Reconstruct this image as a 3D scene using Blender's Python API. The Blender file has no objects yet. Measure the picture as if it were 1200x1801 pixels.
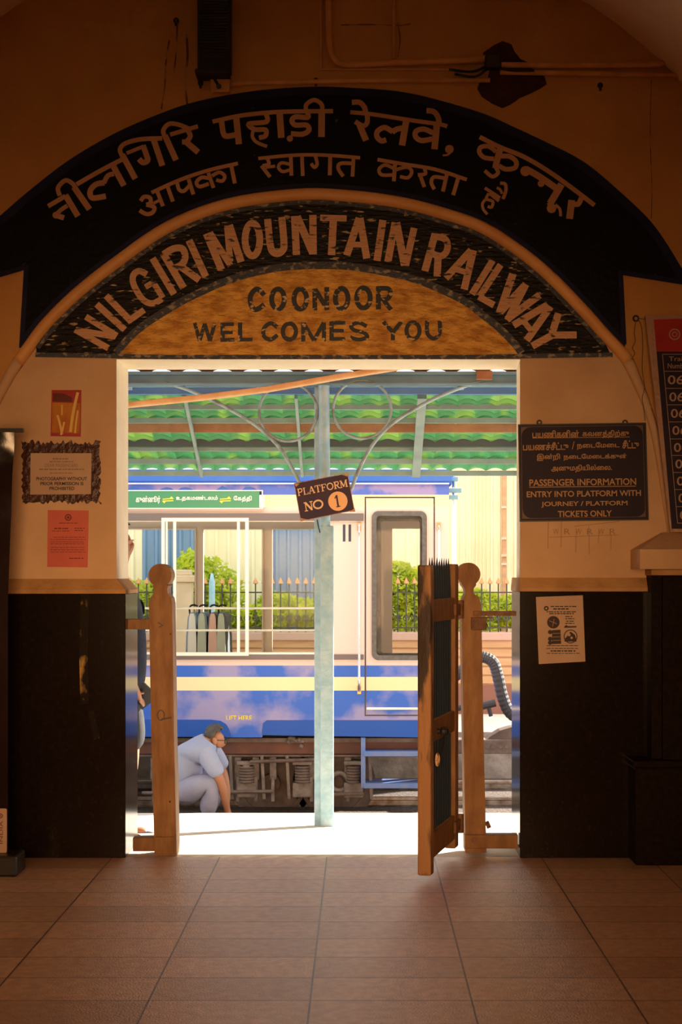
import bpy, bmesh, math, random
from mathutils import Vector, Matrix
from mathutils.geometry import tessellate_polygon
random.seed(7)
sc = bpy.context.scene
C = sc.collection
V = Vector
# ------------------------------------------------------------------ camera
F = 2580.0            # focal length in pixels of the 1200x1801 frame
CX, CY, H = 633.0, 1010.0, 1.53
cam = bpy.data.cameras.new('camera'); cam.sensor_fit = 'VERTICAL'; cam.sensor_height = 36.0
cam.lens = F / 1801 * 36.0
cam.shift_x = -(CX - 600) / 1801; cam.shift_y = (CY - 900.5) / 1801
camo = bpy.data.objects.new('camera', cam); C.objects.link(camo)
camo.location = (0, 0, H); camo.rotation_euler = (math.pi / 2, 0, 0); sc.camera = camo
# ------------------------------------------------------------------ world, sun, fill light, exposure
wd = bpy.data.worlds.new('sky'); sc.world = wd; wd.use_nodes = True
bgn = wd.node_tree.nodes['Background']; bgn.inputs[0].default_value = (0.97, 0.97, 0.96, 1); bgn.inputs[1].default_value = 2.2
sun = bpy.data.lights.new('sun', 'SUN'); sun.energy = 22; sun.color = (1, 0.94, 0.82); sun.angle = 0.01
suno = bpy.data.objects.new('sun', sun); C.objects.link(suno)
suno.rotation_euler = V((1.3, 1.0, 0.767)).to_track_quat('Z', 'Y').to_euler(); suno.location = (6, 14, 8)
fill_light = bpy.data.lights.new('hall_fill', 'AREA'); fill_light.shape = 'RECTANGLE'; fill_light.size = 2.6; fill_light.size_y = 1.6  # fill light added to brighten the door wall, not a hall fixture
fill_light.energy = 30; fill_light.color = (1.0, 0.55, 0.25)
fill_obj = bpy.data.objects.new('hall_fill', fill_light); C.objects.link(fill_obj)
fill_obj.location = (-0.35, 0.4, 1.45); fill_obj.rotation_euler = (math.radians(87), 0, 0); fill_light.spread = math.radians(44)
sc.view_settings.view_transform = 'Standard'; sc.view_settings.look = 'None'
sc.view_settings.exposure = 0.0; sc.view_settings.gamma = 1.0; sc.view_settings.use_curve_mapping = False
sc.cycles.use_denoising = True; sc.cycles.max_bounces = 10; sc.cycles.diffuse_bounces = 6; sc.cycles.transparent_max_bounces = 24
sc.cycles.sample_clamp_indirect = 6

# ------------------------------------------------------------------ helpers
def P(px, py, Y):
    return V(((px - CX) * Y / F, Y, H - (py - CY) * Y / F))

def link(o): C.objects.link(o); return o

def tag(o, label=None, cat=None, group=None, kind=None):
    if label: o['label'] = label
    if cat: o['category'] = cat
    if group: o['group'] = group
    if kind: o['kind'] = kind
    return o

def thing(name, label, cat, loc=(0, 0, 0), group=None):
    o = link(bpy.data.objects.new(name, None)); o.location = loc; o.empty_display_size = 0.1
    return tag(o, label, cat, group)

def origin(o):
    p = V((0, 0, 0))
    while o is not None:
        p += o.location; o = o.parent
    return p

def obj(name, bm, m, parent=None, smooth=False, base=None, recalc=True, label=None):
    if recalc: bmesh.ops.recalc_face_normals(bm, faces=bm.faces[:])
    off = origin(parent) if parent else V(base or (0, 0, 0))
    bmesh.ops.translate(bm, verts=bm.verts[:], vec=-off)
    me = bpy.data.meshes.new(name); bm.to_mesh(me); bm.free()
    for mm in (m if isinstance(m, (list, tuple)) else [m]): me.materials.append(mm)
    if smooth:
        for p in me.polygons: p.use_smooth = True
    o = link(bpy.data.objects.new(name, me))
    if parent: o.parent = parent
    elif base: o.location = base
    if label: o['label'] = label
    return o

def BM(): return bmesh.new()

def bx(bm, x0, x1, y0, y1, z0, z1, bev=0.0, mi=0):
    vs = [bm.verts.new(p) for p in ((x0,y0,z0),(x1,y0,z0),(x1,y1,z0),(x0,y1,z0),(x0,y0,z1),(x1,y0,z1),(x1,y1,z1),(x0,y1,z1))]
    fs = [bm.faces.new([vs[i] for i in q]) for q in ((0,1,5,4),(1,2,6,5),(2,3,7,6),(3,0,4,7),(4,5,6,7),(3,2,1,0))]
    for f in fs: f.material_index = mi
    if bev:
        es = list({e for f in fs for e in f.edges})
        bmesh.ops.bevel(bm, geom=es, offset=bev, segments=2, profile=0.5, affect='EDGES')

def beam(bm, a, b, w, h, up=(0, 0, 1)):
    a, b = V(a), V(b); d = (b - a).normalized(); s = d.cross(V(up)).normalized(); u = s.cross(d).normalized()
    c = [a + s*i*w/2 + u*j*h/2 for i, j in ((-1,-1),(1,-1),(1,1),(-1,1))]; e = [q + (b - a) for q in c]
    vs = [bm.verts.new(q) for q in c + e]
    for q in ((0,1,2,3),(7,6,5,4),(0,4,5,1),(1,5,6,2),(2,6,7,3),(3,7,4,0)): bm.faces.new([vs[i] for i in q])

def smooth_pts(pts, n=6):
    if len(pts) < 3: return [tuple(p) for p in pts]
    P_ = [pts[0]] + list(pts) + [pts[-1]]; out = []
    for i in range(1, len(P_) - 2):
        p0, p1, p2, p3 = (V(q) for q in P_[i-1:i+3])
        for k in range(n):
            t = k / n
            out.append(0.5*((2*p1) + (p2-p0)*t + (2*p0-5*p1+4*p2-p3)*t*t + (3*p1-p0-3*p2+p3)*t**3))
    out.append(V(pts[-1])); return [tuple(q) for q in out]

def tube(bm, pts, r, n=10, caps=True):
    pts = [V(p) for p in pts]; rs = r if isinstance(r, (list, tuple)) else [r] * len(pts)
    rings = []; ref = None
    for i, p in enumerate(pts):
        d = (pts[min(i+1, len(pts)-1)] - pts[max(i-1, 0)]).normalized()
        if ref is None: ref = V((0, 0, 1)) if abs(d.z) < 0.9 else V((0, 1, 0))
        u = (ref - d * ref.dot(d)).normalized(); ref = u; w = d.cross(u)
        rings.append([bm.verts.new(p + (u*math.cos(2*math.pi*k/n) + w*math.sin(2*math.pi*k/n)) * rs[i]) for k in range(n)])
    for a, b in zip(rings, rings[1:]):
        for k in range(n): bm.faces.new((a[k], a[(k+1) % n], b[(k+1) % n], b[k]))
    if caps: bm.faces.new(rings[0][::-1]); bm.faces.new(rings[-1])

def torus(bm, c, R, r, axis='Y', n=40, m=8, a0=0, a1=2*math.pi):
    full = abs(a1 - a0 - 2*math.pi) < 1e-6; cnt = n if full else n + 1; rings = []
    for i in range(cnt):
        a = a0 + (a1 - a0) * i / n; ca, sa = math.cos(a), math.sin(a)
        d = {'Y': V((ca, 0, sa)), 'X': V((0, ca, sa)), 'Z': V((ca, sa, 0))}[axis]
        ax = {'Y': V((0, 1, 0)), 'X': V((1, 0, 0)), 'Z': V((0, 0, 1))}[axis]
        rings.append([bm.verts.new(V(c) + d*(R + r*math.cos(2*math.pi*k/m)) + ax*r*math.sin(2*math.pi*k/m)) for k in range(m)])
    for i in range(n):
        a, b = rings[i], rings[(i+1) % cnt]
        for k in range(m): bm.faces.new((a[k], a[(k+1) % m], b[(k+1) % m], b[k]))

def cyl(bm, a, b, r, n=20, r2=None): tube(bm, [a, b], [r, r if r2 is None else r2], n)

def ellipsoid(bm, c, rx, ry, rz, n=16, m=10, cut=None):
    mtx = Matrix.Translation(V(c)) @ Matrix.Diagonal((rx, ry, rz, 1))
    bmesh.ops.create_uvsphere(bm, u_segments=n, v_segments=m, radius=1, matrix=mtx)

def slab(bm, loops, y0, y1, mi=0):
    """2-D loops of (x, z) points (outer first, then holes) between two depths"""
    flat = [p for l in loops for p in l]
    tri = tessellate_polygon([[V((p[0], p[1], 0)) for p in l] for l in loops])
    a = [bm.verts.new((p[0], y0, p[1])) for p in flat]
    def f(vs):
        try: bm.faces.new(vs).material_index = mi
        except ValueError: pass
    for t in tri: f([a[i] for i in t])
    if y1 is None: return
    b = [bm.verts.new((p[0], y1, p[1])) for p in flat]
    for t in tri: f([b[i] for i in t][::-1])
    k = 0
    for l in loops:
        for i in range(len(l)): f((a[k+i], a[k+(i+1) % len(l)], b[k+(i+1) % len(l)], b[k+i]))
        k += len(l)

def pxl(pts, Y): return [(P(x, y, Y).x, P(x, y, Y).z) for x, y in pts]

def rect(x0, y0, x1, y1): return [(x0, y0), (x1, y0), (x1, y1), (x0, y1)]

def rrect(x0, y0, x1, y1, r, n=5):
    out = []
    for cx, cy, a in ((x1-r, y1-r, 0), (x0+r, y1-r, 90), (x0+r, y0+r, 180), (x1-r, y0+r, 270)):
        for i in range(n + 1):
            t = math.radians(a + 90*i/n); out.append((cx + r*math.cos(t), cy + r*math.sin(t)))
    return out

def circ(cx, cy, r, n=28, ry=None): return [(cx + r*math.cos(2*math.pi*i/n), cy + (ry or r)*math.sin(2*math.pi*i/n)) for i in range(n)]

# --- painted lettering: brush strokes given in photo pixels, laid on a plane at depth Y
_coat = [0]
def coat(to3d):
    _coat[0] = (_coat[0] + 1) % 14; d = _coat[0]*0.00006
    def f(x, y):
        p = V(to3d(x, y)); return V((p.x, p.y - d, p.z))
    return f

def ribbon(bm, pts, w, to3d, closed=False):
    to3d = coat(to3d)
    pts = [V((p[0], p[1])) for p in pts]; n = len(pts); L = []; R = []
    for i, p in enumerate(pts):
        if closed: d0, d1 = (p - pts[i-1]).normalized(), (pts[(i+1) % n] - p).normalized()
        else:
            d0 = (p - pts[i-1]).normalized() if i else (pts[1] - p).normalized()
            d1 = (pts[i+1] - p).normalized() if i < n-1 else d0
        n0, n1 = V((-d0.y, d0.x)), V((-d1.y, d1.x)); m = n0 + n1
        m = n0 if m.length < 0.3 else m.normalized()
        k = min(1.5, 1 / max(0.4, m.dot(n0)))
        L.append(bm.verts.new(to3d(*(p + m*w/2*k)))); R.append(bm.verts.new(to3d(*(p - m*w/2*k))))
    for i in range(n if closed else n - 1):
        j = (i+1) % n
        try: bm.faces.new((L[i], L[j], R[j], R[i]))
        except ValueError: pass

def blob(bm, x, y, r, to3d, n=14, ry=None):
    to3d = coat(to3d)
    try: bm.faces.new([bm.verts.new(to3d(*q)) for q in circ(x, y, r, n, ry)])
    except ValueError: pass

def write(bm, ox, oy, s, strokes, to3d, k=1.0):
    for st in strokes:
        if st[0] == 'dot': blob(bm, ox + st[1]/s, oy + st[2]/s, st[3]/s, to3d); continue
        if st[0] == 'o':   # closed oval: cx, cy, rx, ry, width
            ribbon(bm, [(ox + x/s, oy + y/s) for x, y in circ(st[1], st[2], st[3], 24, st[4])], st[5]/s*k, to3d, True); continue
        w, pts = st[0], [(ox + x/s, oy + y/s) for x, y in st[1]]
        if len(st) < 3: pts = smooth_pts(pts, 5)
        ribbon(bm, pts, w/s*k, to3d)

_tc = {}
def glyphs(text, bold):
    key = (text, bold)
    if key in _tc: return _tc[key]
    c = bpy.data.curves.new('writing', 'FONT'); c.body = text; c.size = 1; c.resolution_u = 3; c.offset = 0 if ord(max(text)) > 0x900 else bold
    o = bpy.data.objects.new('writing', c); link(o)
    dg = bpy.context.evaluated_depsgraph_get(); me = o.evaluated_get(dg).to_mesh()
    vs = [(v.co.x, v.co.y) for v in me.vertices]; fs = [tuple(p.vertices) for p in me.polygons]
    o.evaluated_get(dg).to_mesh_clear()
    if ord(max(text)) > 0x900:      # outline brushed over the fill, so that overlapping loops stay closed
        c.fill_mode = 'NONE'; dg.update(); me = o.evaluated_get(dg).to_mesh(); w = 0.024
        for ed in me.edges:
            a, b = (V(me.vertices[i].co[:2]) for i in ed.vertices)
            if (b - a).length < 1e-6: continue
            d = (b - a).normalized(); n = V((-d.y, d.x))*w; e_ = d*w*0.6; k = len(vs)
            vs += [tuple(q) for q in (a - e_ + n, b + e_ + n, b + e_ - n, a - e_ - n)]; fs.append((k, k+1, k+2, k+3))
        o.evaluated_get(dg).to_mesh_clear()
    bpy.data.objects.remove(o); bpy.data.curves.remove(c)
    _tc[key] = (vs, fs); return _tc[key]

def text_box(bm, text, x0, y0, x1, y1, to3d, bold=0.01, shear=None):
    vs, fs = glyphs(text, bold)
    if not vs: return
    ax, bxx = min(v[0] for v in vs), max(v[0] for v in vs); ay, by = min(v[1] for v in vs), max(v[1] for v in vs)
    nv = []; lift = {}
    if ord(max(text)) > 0x900:
        for k, f in enumerate(fs):
            for i in f: lift[i] = (k % 9)*0.00005
    for i, (x, y) in enumerate(vs):
        u, t = (x-ax)/(bxx-ax), (y-ay)/(by-ay)
        px, py = x0 + u*(x1-x0), y1 + t*(y0-y1)
        if shear: px, py = shear(px, py)
        p = V(to3d(px, py)); p.y -= lift.get(i, 0); nv.append(bm.verts.new(p))
    for f in fs:
        try: bm.faces.new([nv[i] for i in f])
        except ValueError: pass

def plane(Y): return lambda x, y: P(x, y, Y)

# ------------------------------------------------------------------ materials
def mat(name, col, rough=0.6, col2=None, scale=8.0, detail=6.0, lo=0.35, hi=0.65, metal=0.0, bump=0.0, bscale=None, spec=0.5, stretch=None, trans=0.0):
    m = bpy.data.materials.new(name); m.use_nodes = True; nt = m.node_tree; N = nt.nodes; b = N['Principled BSDF']
    b.inputs['Base Color'].default_value = (*col, 1); b.inputs['Roughness'].default_value = rough
    b.inputs['Metallic'].default_value = metal; b.inputs['Specular IOR Level'].default_value = spec
    tc = N.new('ShaderNodeTexCoord'); mp = N.new('ShaderNodeMapping'); nt.links.new(tc.outputs['Object'], mp.inputs[0])
    if stretch: mp.inputs['Scale'].default_value = stretch
    if col2:
        nz = N.new('ShaderNodeTexNoise'); nz.inputs['Scale'].default_value = scale; nz.inputs['Detail'].default_value = detail
        rp = N.new('ShaderNodeValToRGB'); rp.color_ramp.elements[0].position = lo; rp.color_ramp.elements[1].position = hi
        rp.color_ramp.elements[0].color = (*col, 1); rp.color_ramp.elements[1].color = (*col2, 1)
        nt.links.new(mp.outputs[0], nz.inputs['Vector']); nt.links.new(nz.outputs['Fac'], rp.inputs[0]); nt.links.new(rp.outputs[0], b.inputs['Base Color'])
    if bump:
        nb = N.new('ShaderNodeTexNoise'); nb.inputs['Scale'].default_value = bscale or scale*3; nb.inputs['Detail'].default_value = 5
        bp = N.new('ShaderNodeBump'); bp.inputs['Strength'].default_value = bump; bp.inputs['Distance'].default_value = 0.02
        nt.links.new(mp.outputs[0], nb.inputs['Vector']); nt.links.new(nb.outputs['Fac'], bp.inputs['Height']); nt.links.new(bp.outputs[0], b.inputs['Normal'])
    if trans:
        tr = N.new('ShaderNodeBsdfTranslucent'); mx = N.new('ShaderNodeMixShader'); mx.inputs[0].default_value = trans
        src = b.inputs['Base Color'].links[0].from_socket if b.inputs['Base Color'].links else None
        if src: nt.links.new(src, tr.inputs[0])
        else: tr.inputs[0].default_value = (*col, 1)
        nt.links.new(b.outputs[0], mx.inputs[1]); nt.links.new(tr.outputs[0], mx.inputs[2]); nt.links.new(mx.outputs[0], N['Material Output'].inputs[0])
    return m

def glass(name, tint=(0.93, 0.96, 0.95), refl=1.0):
    m = bpy.data.materials.new(name); m.use_nodes = True; nt = m.node_tree; N = nt.nodes; N.remove(N['Principled BSDF'])
    t = N.new('ShaderNodeBsdfTransparent'); t.inputs[0].default_value = (*tint, 1)
    g = N.new('ShaderNodeBsdfGlossy'); g.inputs['Roughness'].default_value = 0.02
    lw = N.new('ShaderNodeFresnel'); lw.inputs[0].default_value = 1.0 + 0.25*refl
    mx = N.new('ShaderNodeMixShader'); nt.links.new(lw.outputs[0], mx.inputs[0]); nt.links.new(t.outputs[0], mx.inputs[1]); nt.links.new(g.outputs[0], mx.inputs[2])
    nt.links.new(mx.outputs[0], N['Material Output'].inputs[0]); return m

M = {}
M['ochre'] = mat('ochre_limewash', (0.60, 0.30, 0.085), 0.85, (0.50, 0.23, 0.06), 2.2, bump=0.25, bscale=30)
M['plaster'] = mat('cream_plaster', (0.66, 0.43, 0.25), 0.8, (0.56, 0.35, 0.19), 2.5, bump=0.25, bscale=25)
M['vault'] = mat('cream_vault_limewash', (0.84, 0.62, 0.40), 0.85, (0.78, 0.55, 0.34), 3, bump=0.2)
M['reveal'] = mat('cream_reveal_paint', (0.94, 0.82, 0.60), 0.7, (0.88, 0.74, 0.52), 5, bump=0.2, bscale=30)
M['bead'] = mat('painted_bead', (0.82, 0.42, 0.15), 0.6, (0.72, 0.34, 0.10), 5, bump=0.15, bscale=20)
M['signblack'] = mat('sign_black_paint', (0.003, 0.0022, 0.004), 0.5, (0.13, 0.09, 0.05), 22, 9, 0.70, 0.76, bump=0.2, bscale=30, spec=0.12)
M['signpeel'] = mat('peeling_black_paint', (0.010, 0.007, 0.008), 0.4, (0.46, 0.33, 0.17), 26, 12, 0.60, 0.66, bump=0.5, bscale=22, stretch=(0.6, 1, 2.4), spec=0.15)
M['slate'] = mat('slate_blue_border_paint', (0.035, 0.04, 0.06), 0.5, (0.34, 0.28, 0.2), 26, 9, 0.52, 0.66, bump=0.3, stretch=(1, 1, 1.6))
M['navyborder'] = mat('navy_border_paint', (0.008, 0.008, 0.04), 0.5, (0.014, 0.014, 0.05), 6, spec=0.15)
M['hindi'] = mat('dull_pink_lettering', (0.52, 0.25, 0.11), 0.6, (0.44, 0.20, 0.08), 9)
M['engl'] = mat('peeling_pink_lettering', (0.62, 0.33, 0.17), 0.55, (0.035, 0.02, 0.014), 20, 10, 0.58, 0.65, bump=0.4, bscale=25, stretch=(0.7, 1, 2.4))
M['tymp'] = mat('ochre_brown_gloss_paint', (0.93, 0.50, 0.10), 0.42, (0.58, 0.25, 0.035), 10, 9, 0.40, 0.62, bump=1.6, bscale=18, stretch=(1, 1, 2.5))
M['tympletter'] = mat('worn_black_lettering', (0.008, 0.007, 0.012), 0.5, (0.62, 0.42, 0.2), 24, 9, 0.57, 0.62, stretch=(1, 1, 1.7))
M['granite'] = mat('dark_polished_granite', (0.008, 0.0045, 0.003), 0.14, (0.013, 0.007, 0.004), 40, 6, spec=0.28)
M['granitedull'] = mat('dull_dark_granite', (0.009, 0.005, 0.003), 0.45, (0.018, 0.010, 0.005), 40, 6, spec=0.03)
M['granitesill'] = mat('stained_plaster_band', (0.5, 0.28, 0.11), 0.8, (0.36, 0.18, 0.06), 6, bump=0.4, bscale=30)
M['worn'] = mat('worn_yellow_scuff', (0.012, 0.007, 0.004), 0.3, (0.42, 0.26, 0.08), 14, 9, 0.54, 0.68, stretch=(1, 1, 0.6), spec=0.05)
M['concrete'] = mat('pale_platform_concrete', (0.80, 0.74, 0.64), 0.8, (0.70, 0.63, 0.53), 5, bump=0.15)
M['conface'] = mat('stained_concrete', (0.34, 0.29, 0.25), 0.9, (0.2, 0.16, 0.13), 6, bump=0.5)
M['ballast'] = mat('dark_oily_ballast', (0.075, 0.05, 0.038), 0.95, (0.14, 0.10, 0.08), 30, 6, bump=1.0, bscale=45)
M['steel'] = mat('worn_steel', (0.4, 0.37, 0.34), 0.35, (0.2, 0.13, 0.09), 12, metal=0.8)
M['gatewood'] = mat('old_painted_timber', (0.31, 0.155, 0.055), 0.65, (0.20, 0.088, 0.026), 16, 8, bump=0.35, bscale=30, stretch=(1, 1, 0.35))
M['gateworn'] = mat('worn_gate_timber', (0.36, 0.18, 0.07), 0.6, (0.03, 0.014, 0.006), 7, 9, 0.54, 0.61, bump=0.4, stretch=(1, 1, 0.3))
M['gateiron'] = mat('blue_black_iron_bar', (0.012, 0.035, 0.07), 0.5, (0.02, 0.03, 0.04), 20)
M['hinge'] = mat('rusty_gate_iron', (0.22, 0.10, 0.045), 0.6, (0.12, 0.05, 0.02), 20, bump=0.4)
M['postblue'] = mat('pale_blue_post_paint', (0.27, 0.49, 0.62), 0.55, (0.42, 0.61, 0.71), 14, 8, bump=0.3, bscale=40)
M['beamgrey'] = mat('blue_grey_beam_paint', (0.20, 0.36, 0.46), 0.6, (0.16, 0.29, 0.38), 5)
M['beamblue'] = mat('blue_girder_paint', (0.10, 0.25, 0.55), 0.5, (0.09, 0.2, 0.45), 3)
M['beamwhite'] = mat('pale_blue_cleat_paint', (0.5, 0.7, 0.85), 0.5)
M['ring'] = mat('grey_scroll_paint', (0.30, 0.42, 0.46), 0.5, (0.2, 0.24, 0.25), 10, 6, 0.5, 0.6)
M['rust'] = mat('rust_brown_steel', (0.30, 0.13, 0.06), 0.7, (0.40, 0.19, 0.09), 9)
M['darkpurlin'] = mat('dark_grey_purlin', (0.06, 0.07, 0.075), 0.6)
M['purlin'] = mat('grey_green_purlin', (0.26, 0.33, 0.30), 0.6, (0.2, 0.26, 0.24), 6)
M['greensheet'] = mat('green_roof_sheet', (0.05, 0.20, 0.075), 0.5, (0.15, 0.30, 0.06), 3.5, 1, 0.52, 0.6, trans=0.14, stretch=(1.6, 1.0, 0.6))
M['redsheet'] = mat('red_roof_sheet', (0.42, 0.13, 0.09), 0.6, (0.36, 0.10, 0.07), 5)
M['bamboo'] = mat('bare_wood_pole', (0.85, 0.55, 0.30), 0.6, (0.75, 0.43, 0.2), 10)
M['signmaroon'] = mat('maroon_enamel', (0.040, 0.014, 0.030), 0.5, (0.028, 0.013, 0.036), 6, spec=0.25)
M['signcream'] = mat('cream_sign_paint', (0.72, 0.46, 0.25), 0.5)
M['signorange'] = mat('pale_orange_sign_paint', (0.80, 0.42, 0.16), 0.5)
M['rustchip'] = mat('chipped_rusty_edge', (0.30, 0.13, 0.07), 0.8, (0.55, 0.33, 0.2), 60)
M['navysign'] = mat('navy_enamel', (0.016, 0.008, 0.022), 0.5, (0.022, 0.011, 0.024), 5, spec=0.2)
M['signtext'] = mat('tan_sign_lettering', (0.47, 0.26, 0.115), 0.6)
M['signdim'] = mat('dull_brown_sign_corner', (0.10, 0.05, 0.03), 0.5)
M['red'] = mat('glossy_red_print', (0.42, 0.018, 0.01), 0.3, (0.34, 0.012, 0.01), 5)
M['flexborder'] = mat('pinkish_flex_border', (0.42, 0.24, 0.16), 0.4, (0.36, 0.19, 0.12), 12, bump=0.3)
M['flexnavy'] = mat('navy_flex_print', (0.016, 0.010, 0.03), 0.25, (0.022, 0.012, 0.03), 5)
M['flextext'] = mat('pale_flex_print', (0.42, 0.27, 0.18), 0.4)
M['maroontape'] = mat('glossy_maroon_tape', (0.045, 0.012, 0.008), 0.3, (0.07, 0.02, 0.012), 14, 6, bump=0.35, bscale=30, spec=0.25)
M['paper'] = mat('dull_white_paper', (0.52, 0.35, 0.24), 0.7, (0.47, 0.31, 0.21), 6)
M['pinkpaper'] = mat('pink_paper', (0.60, 0.13, 0.085), 0.7, (0.55, 0.11, 0.075), 6)
M['inkdark'] = mat('dark_ink', (0.04, 0.02, 0.015), 0.7)
M['inkfaint'] = mat('faint_ink', (0.27, 0.15, 0.09), 0.7)
M['inkpink'] = mat('dark_red_ink', (0.18, 0.02, 0.02), 0.7)
M['orangeprint'] = mat('orange_print', (0.58, 0.24, 0.02), 0.25, (0.42, 0.10, 0.01), 14, 6, stretch=(1, 1, 0.3))
M['palestreak'] = mat('pale_yellow_streak', (0.75, 0.5, 0.14), 0.25)
M['brownprint'] = mat('dark_red_print', (0.12, 0.008, 0.006), 0.3)
M['bannerblack'] = mat('black_banner_film', (0.010, 0.004, 0.004), 0.18, (0.02, 0.006, 0.005), 3, bump=0.25, bscale=3)
M['blackplastic'] = mat('black_plastic', (0.012, 0.008, 0.008), 0.4)
M['speakerblack'] = mat('black_speaker_case', (0.006, 0.004, 0.005), 0.6)
M['conduit'] = mat('wall_coloured_conduit', (0.74, 0.38, 0.13), 0.5, (0.6, 0.28, 0.08), 9)
M['patch'] = mat('dark_red_broken_plaster', (0.035, 0.008, 0.006), 0.9, (0.06, 0.015, 0.01), 12, bump=0.8)
M['pencil'] = mat('pencil_marks', (0.30, 0.17, 0.09), 0.8)
M['wire'] = mat('dark_green_wire', (0.10, 0.10, 0.05), 0.6)
M['skin'] = mat('warm_brown_skin', (0.42, 0.19, 0.10), 0.55, (0.38, 0.16, 0.08), 10)
M['shirt'] = mat('pale_blue_grey_shirt_cloth', (0.33, 0.36, 0.50), 0.85, (0.29, 0.32, 0.46), 6, bump=0.5, bscale=9)
M['trouser'] = mat('grey_mauve_trouser_cloth', (0.32, 0.32, 0.43), 0.85, (0.27, 0.27, 0.37), 6, bump=0.5, bscale=9)
M['hair'] = mat('greying_dark_hair', (0.03, 0.027, 0.024), 0.7, (0.075, 0.065, 0.055), 30)
M['blackhair'] = mat('black_hair', (0.012, 0.010, 0.010), 0.6)
M['navycloth'] = mat('navy_cloth', (0.006, 0.009, 0.03), 0.85, bump=0.5, bscale=10)
M['greycloth'] = mat('charcoal_cloth', (0.018, 0.015, 0.017), 0.85, bump=0.5, bscale=10)
M['leather'] = mat('dark_leather', (0.03, 0.018, 0.014), 0.45)
M['black'] = mat('matt_black', (0.012, 0.010, 0.010), 0.5)

def floor_mat():
    m = mat('tan_stone_tiles', (0.74, 0.47, 0.30), 0.30, (0.56, 0.33, 0.20), 22, 9, bump=0.3, bscale=120)
    nt = m.node_tree; N = nt.nodes; b = N['Principled BSDF']
    b.inputs['Specular IOR Level'].default_value = 0.8; b.inputs['IOR'].default_value = 1.65
    tc = [n for n in N if n.type == 'TEX_COORD'][0]; mp = N.new('ShaderNodeMapping'); mp.inputs['Location'].default_value = (0.178 + 0.58*10, -7.947 + 0.298*40, 0)
    br = N.new('ShaderNodeTexBrick'); br.offset = 0; br.inputs['Scale'].default_value = 1; br.inputs['Mortar Size'].default_value = 0.0042
    br.inputs['Brick Width'].default_value = 0.58; br.inputs['Row Height'].default_value = 0.298; br.inputs['Mortar Smooth'].default_value = 0.3
    br.inputs['Color1'].default_value = (1, 1, 1, 1); br.inputs['Color2'].default_value = (0.76, 0.73, 0.71, 1); br.inputs['Mortar'].default_value = (0.13, 0.09, 0.07, 1)
    mx = N.new('ShaderNodeMixRGB'); mx.blend_type = 'MULTIPLY'; mx.inputs[0].default_value = 1
    src = b.inputs['Base Color'].links[0].from_socket
    nt.links.new(tc.outputs['Object'], mp.inputs[0]); nt.links.new(mp.outputs[0], br.inputs['Vector'])
    nt.links.new(src, mx.inputs[1]); nt.links.new(br.outputs['Color'], mx.inputs[2]); nt.links.new(mx.outputs[0], b.inputs['Base Color'])
    return m
M['tiles'] = floor_mat()

# ------------------------------------------------------------------ STRUCTURE
WY, WB = 7.93, 8.33          # hall face and platform face of the door wall
def W(px, py): p = P(px, py, WY); return (p.x, p.z)
DL, DT = W(205, 632); DR = W(915, 632)[0]
DRB = 0.891
# wall with doorway; inside the arch bead it is cream plaster, outside ochre
bead = [(-40, 790), (-18, 735), (0, 694), (22, 652), (50, 612), (80, 572), (133, 519), (205, 462), (296, 400), (400, 360), (520, 343), (600, 344), (700, 356), (780, 376),
        (850, 401), (915, 443), (965, 484), (1020, 540), (1065, 590), (1100, 628), (1118, 664), (1138, 713), (1152, 762), (1163, 818), (1173, 884), (1181, 935), (1190, 1005)]
bead_s = smooth_pts(bead, 5)
bm = BM()
bl = [W(*p) for p in bead_s]
xL, xR, zT = -3.4, 3.2, 5.3
# inner (plaster) polygon: below the bead, around the doorway
inner = [(DL, 0), (DL, DT), (DR, DT), (DR, 0), (bl[-1][0], 0)] + bl[::-1] + [(bl[0][0], 0)]
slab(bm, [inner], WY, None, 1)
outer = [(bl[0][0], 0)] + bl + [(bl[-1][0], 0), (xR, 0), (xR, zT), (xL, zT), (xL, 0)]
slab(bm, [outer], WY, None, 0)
back = [(DL, 0), (DL, DT), (DRB, DT), (DRB, 0), (xR, 0), (xR, zT), (xL, zT), (xL, 0)]
slab(bm, [back], WB, None, 2)
def quad(bm, ps, mi=0):
    f = bm.faces.new([bm.verts.new(p) for p in ps]); f.material_index = mi
quad(bm, [(DL, WY, 0), (DL, WB, 0), (DL, WB, DT), (DL, WY, DT)], 2)
quad(bm, [(DR, WY, 0), (DRB, WB, 0), (DRB, WB, DT), (DR, WY, DT)], 2)
quad(bm, [(DL, WY, DT), (DL, WB, DT), (DRB, WB, DT), (DR, WY, DT)], 2)
tag(obj('wall_front', bm, [M['ochre'], M['plaster'], M['reveal']], recalc=False), kind='structure')

# hall shell
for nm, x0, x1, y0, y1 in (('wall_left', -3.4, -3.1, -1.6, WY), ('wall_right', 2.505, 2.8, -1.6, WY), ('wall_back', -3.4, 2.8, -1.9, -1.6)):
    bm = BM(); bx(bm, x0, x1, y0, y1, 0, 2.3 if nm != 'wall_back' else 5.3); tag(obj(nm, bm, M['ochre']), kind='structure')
bm = BM()     # barrel vault springing from the side walls
vx, vz, vR = -0.301, 2.271, 2.803
ring = [(vx + vR*math.cos(math.pi*i/48), vz + vR*math.sin(math.pi*i/48)) for i in range(49)]
ring2 = [(vx + (vR+0.2)*math.cos(math.pi*i/48), vz + (vR+0.2)*math.sin(math.pi*i/48)) for i in range(49)]
slab(bm, [ring + ring2[::-1]], -1.6, WY)
tag(obj('ceiling', bm, M['vault'], smooth=False), kind='structure')
bm = BM(); bx(bm, -3.4, 2.8, -1.9, WY + 0.01, -0.15, 0); tag(obj('floor', bm, M['tiles']), kind='structure')
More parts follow.
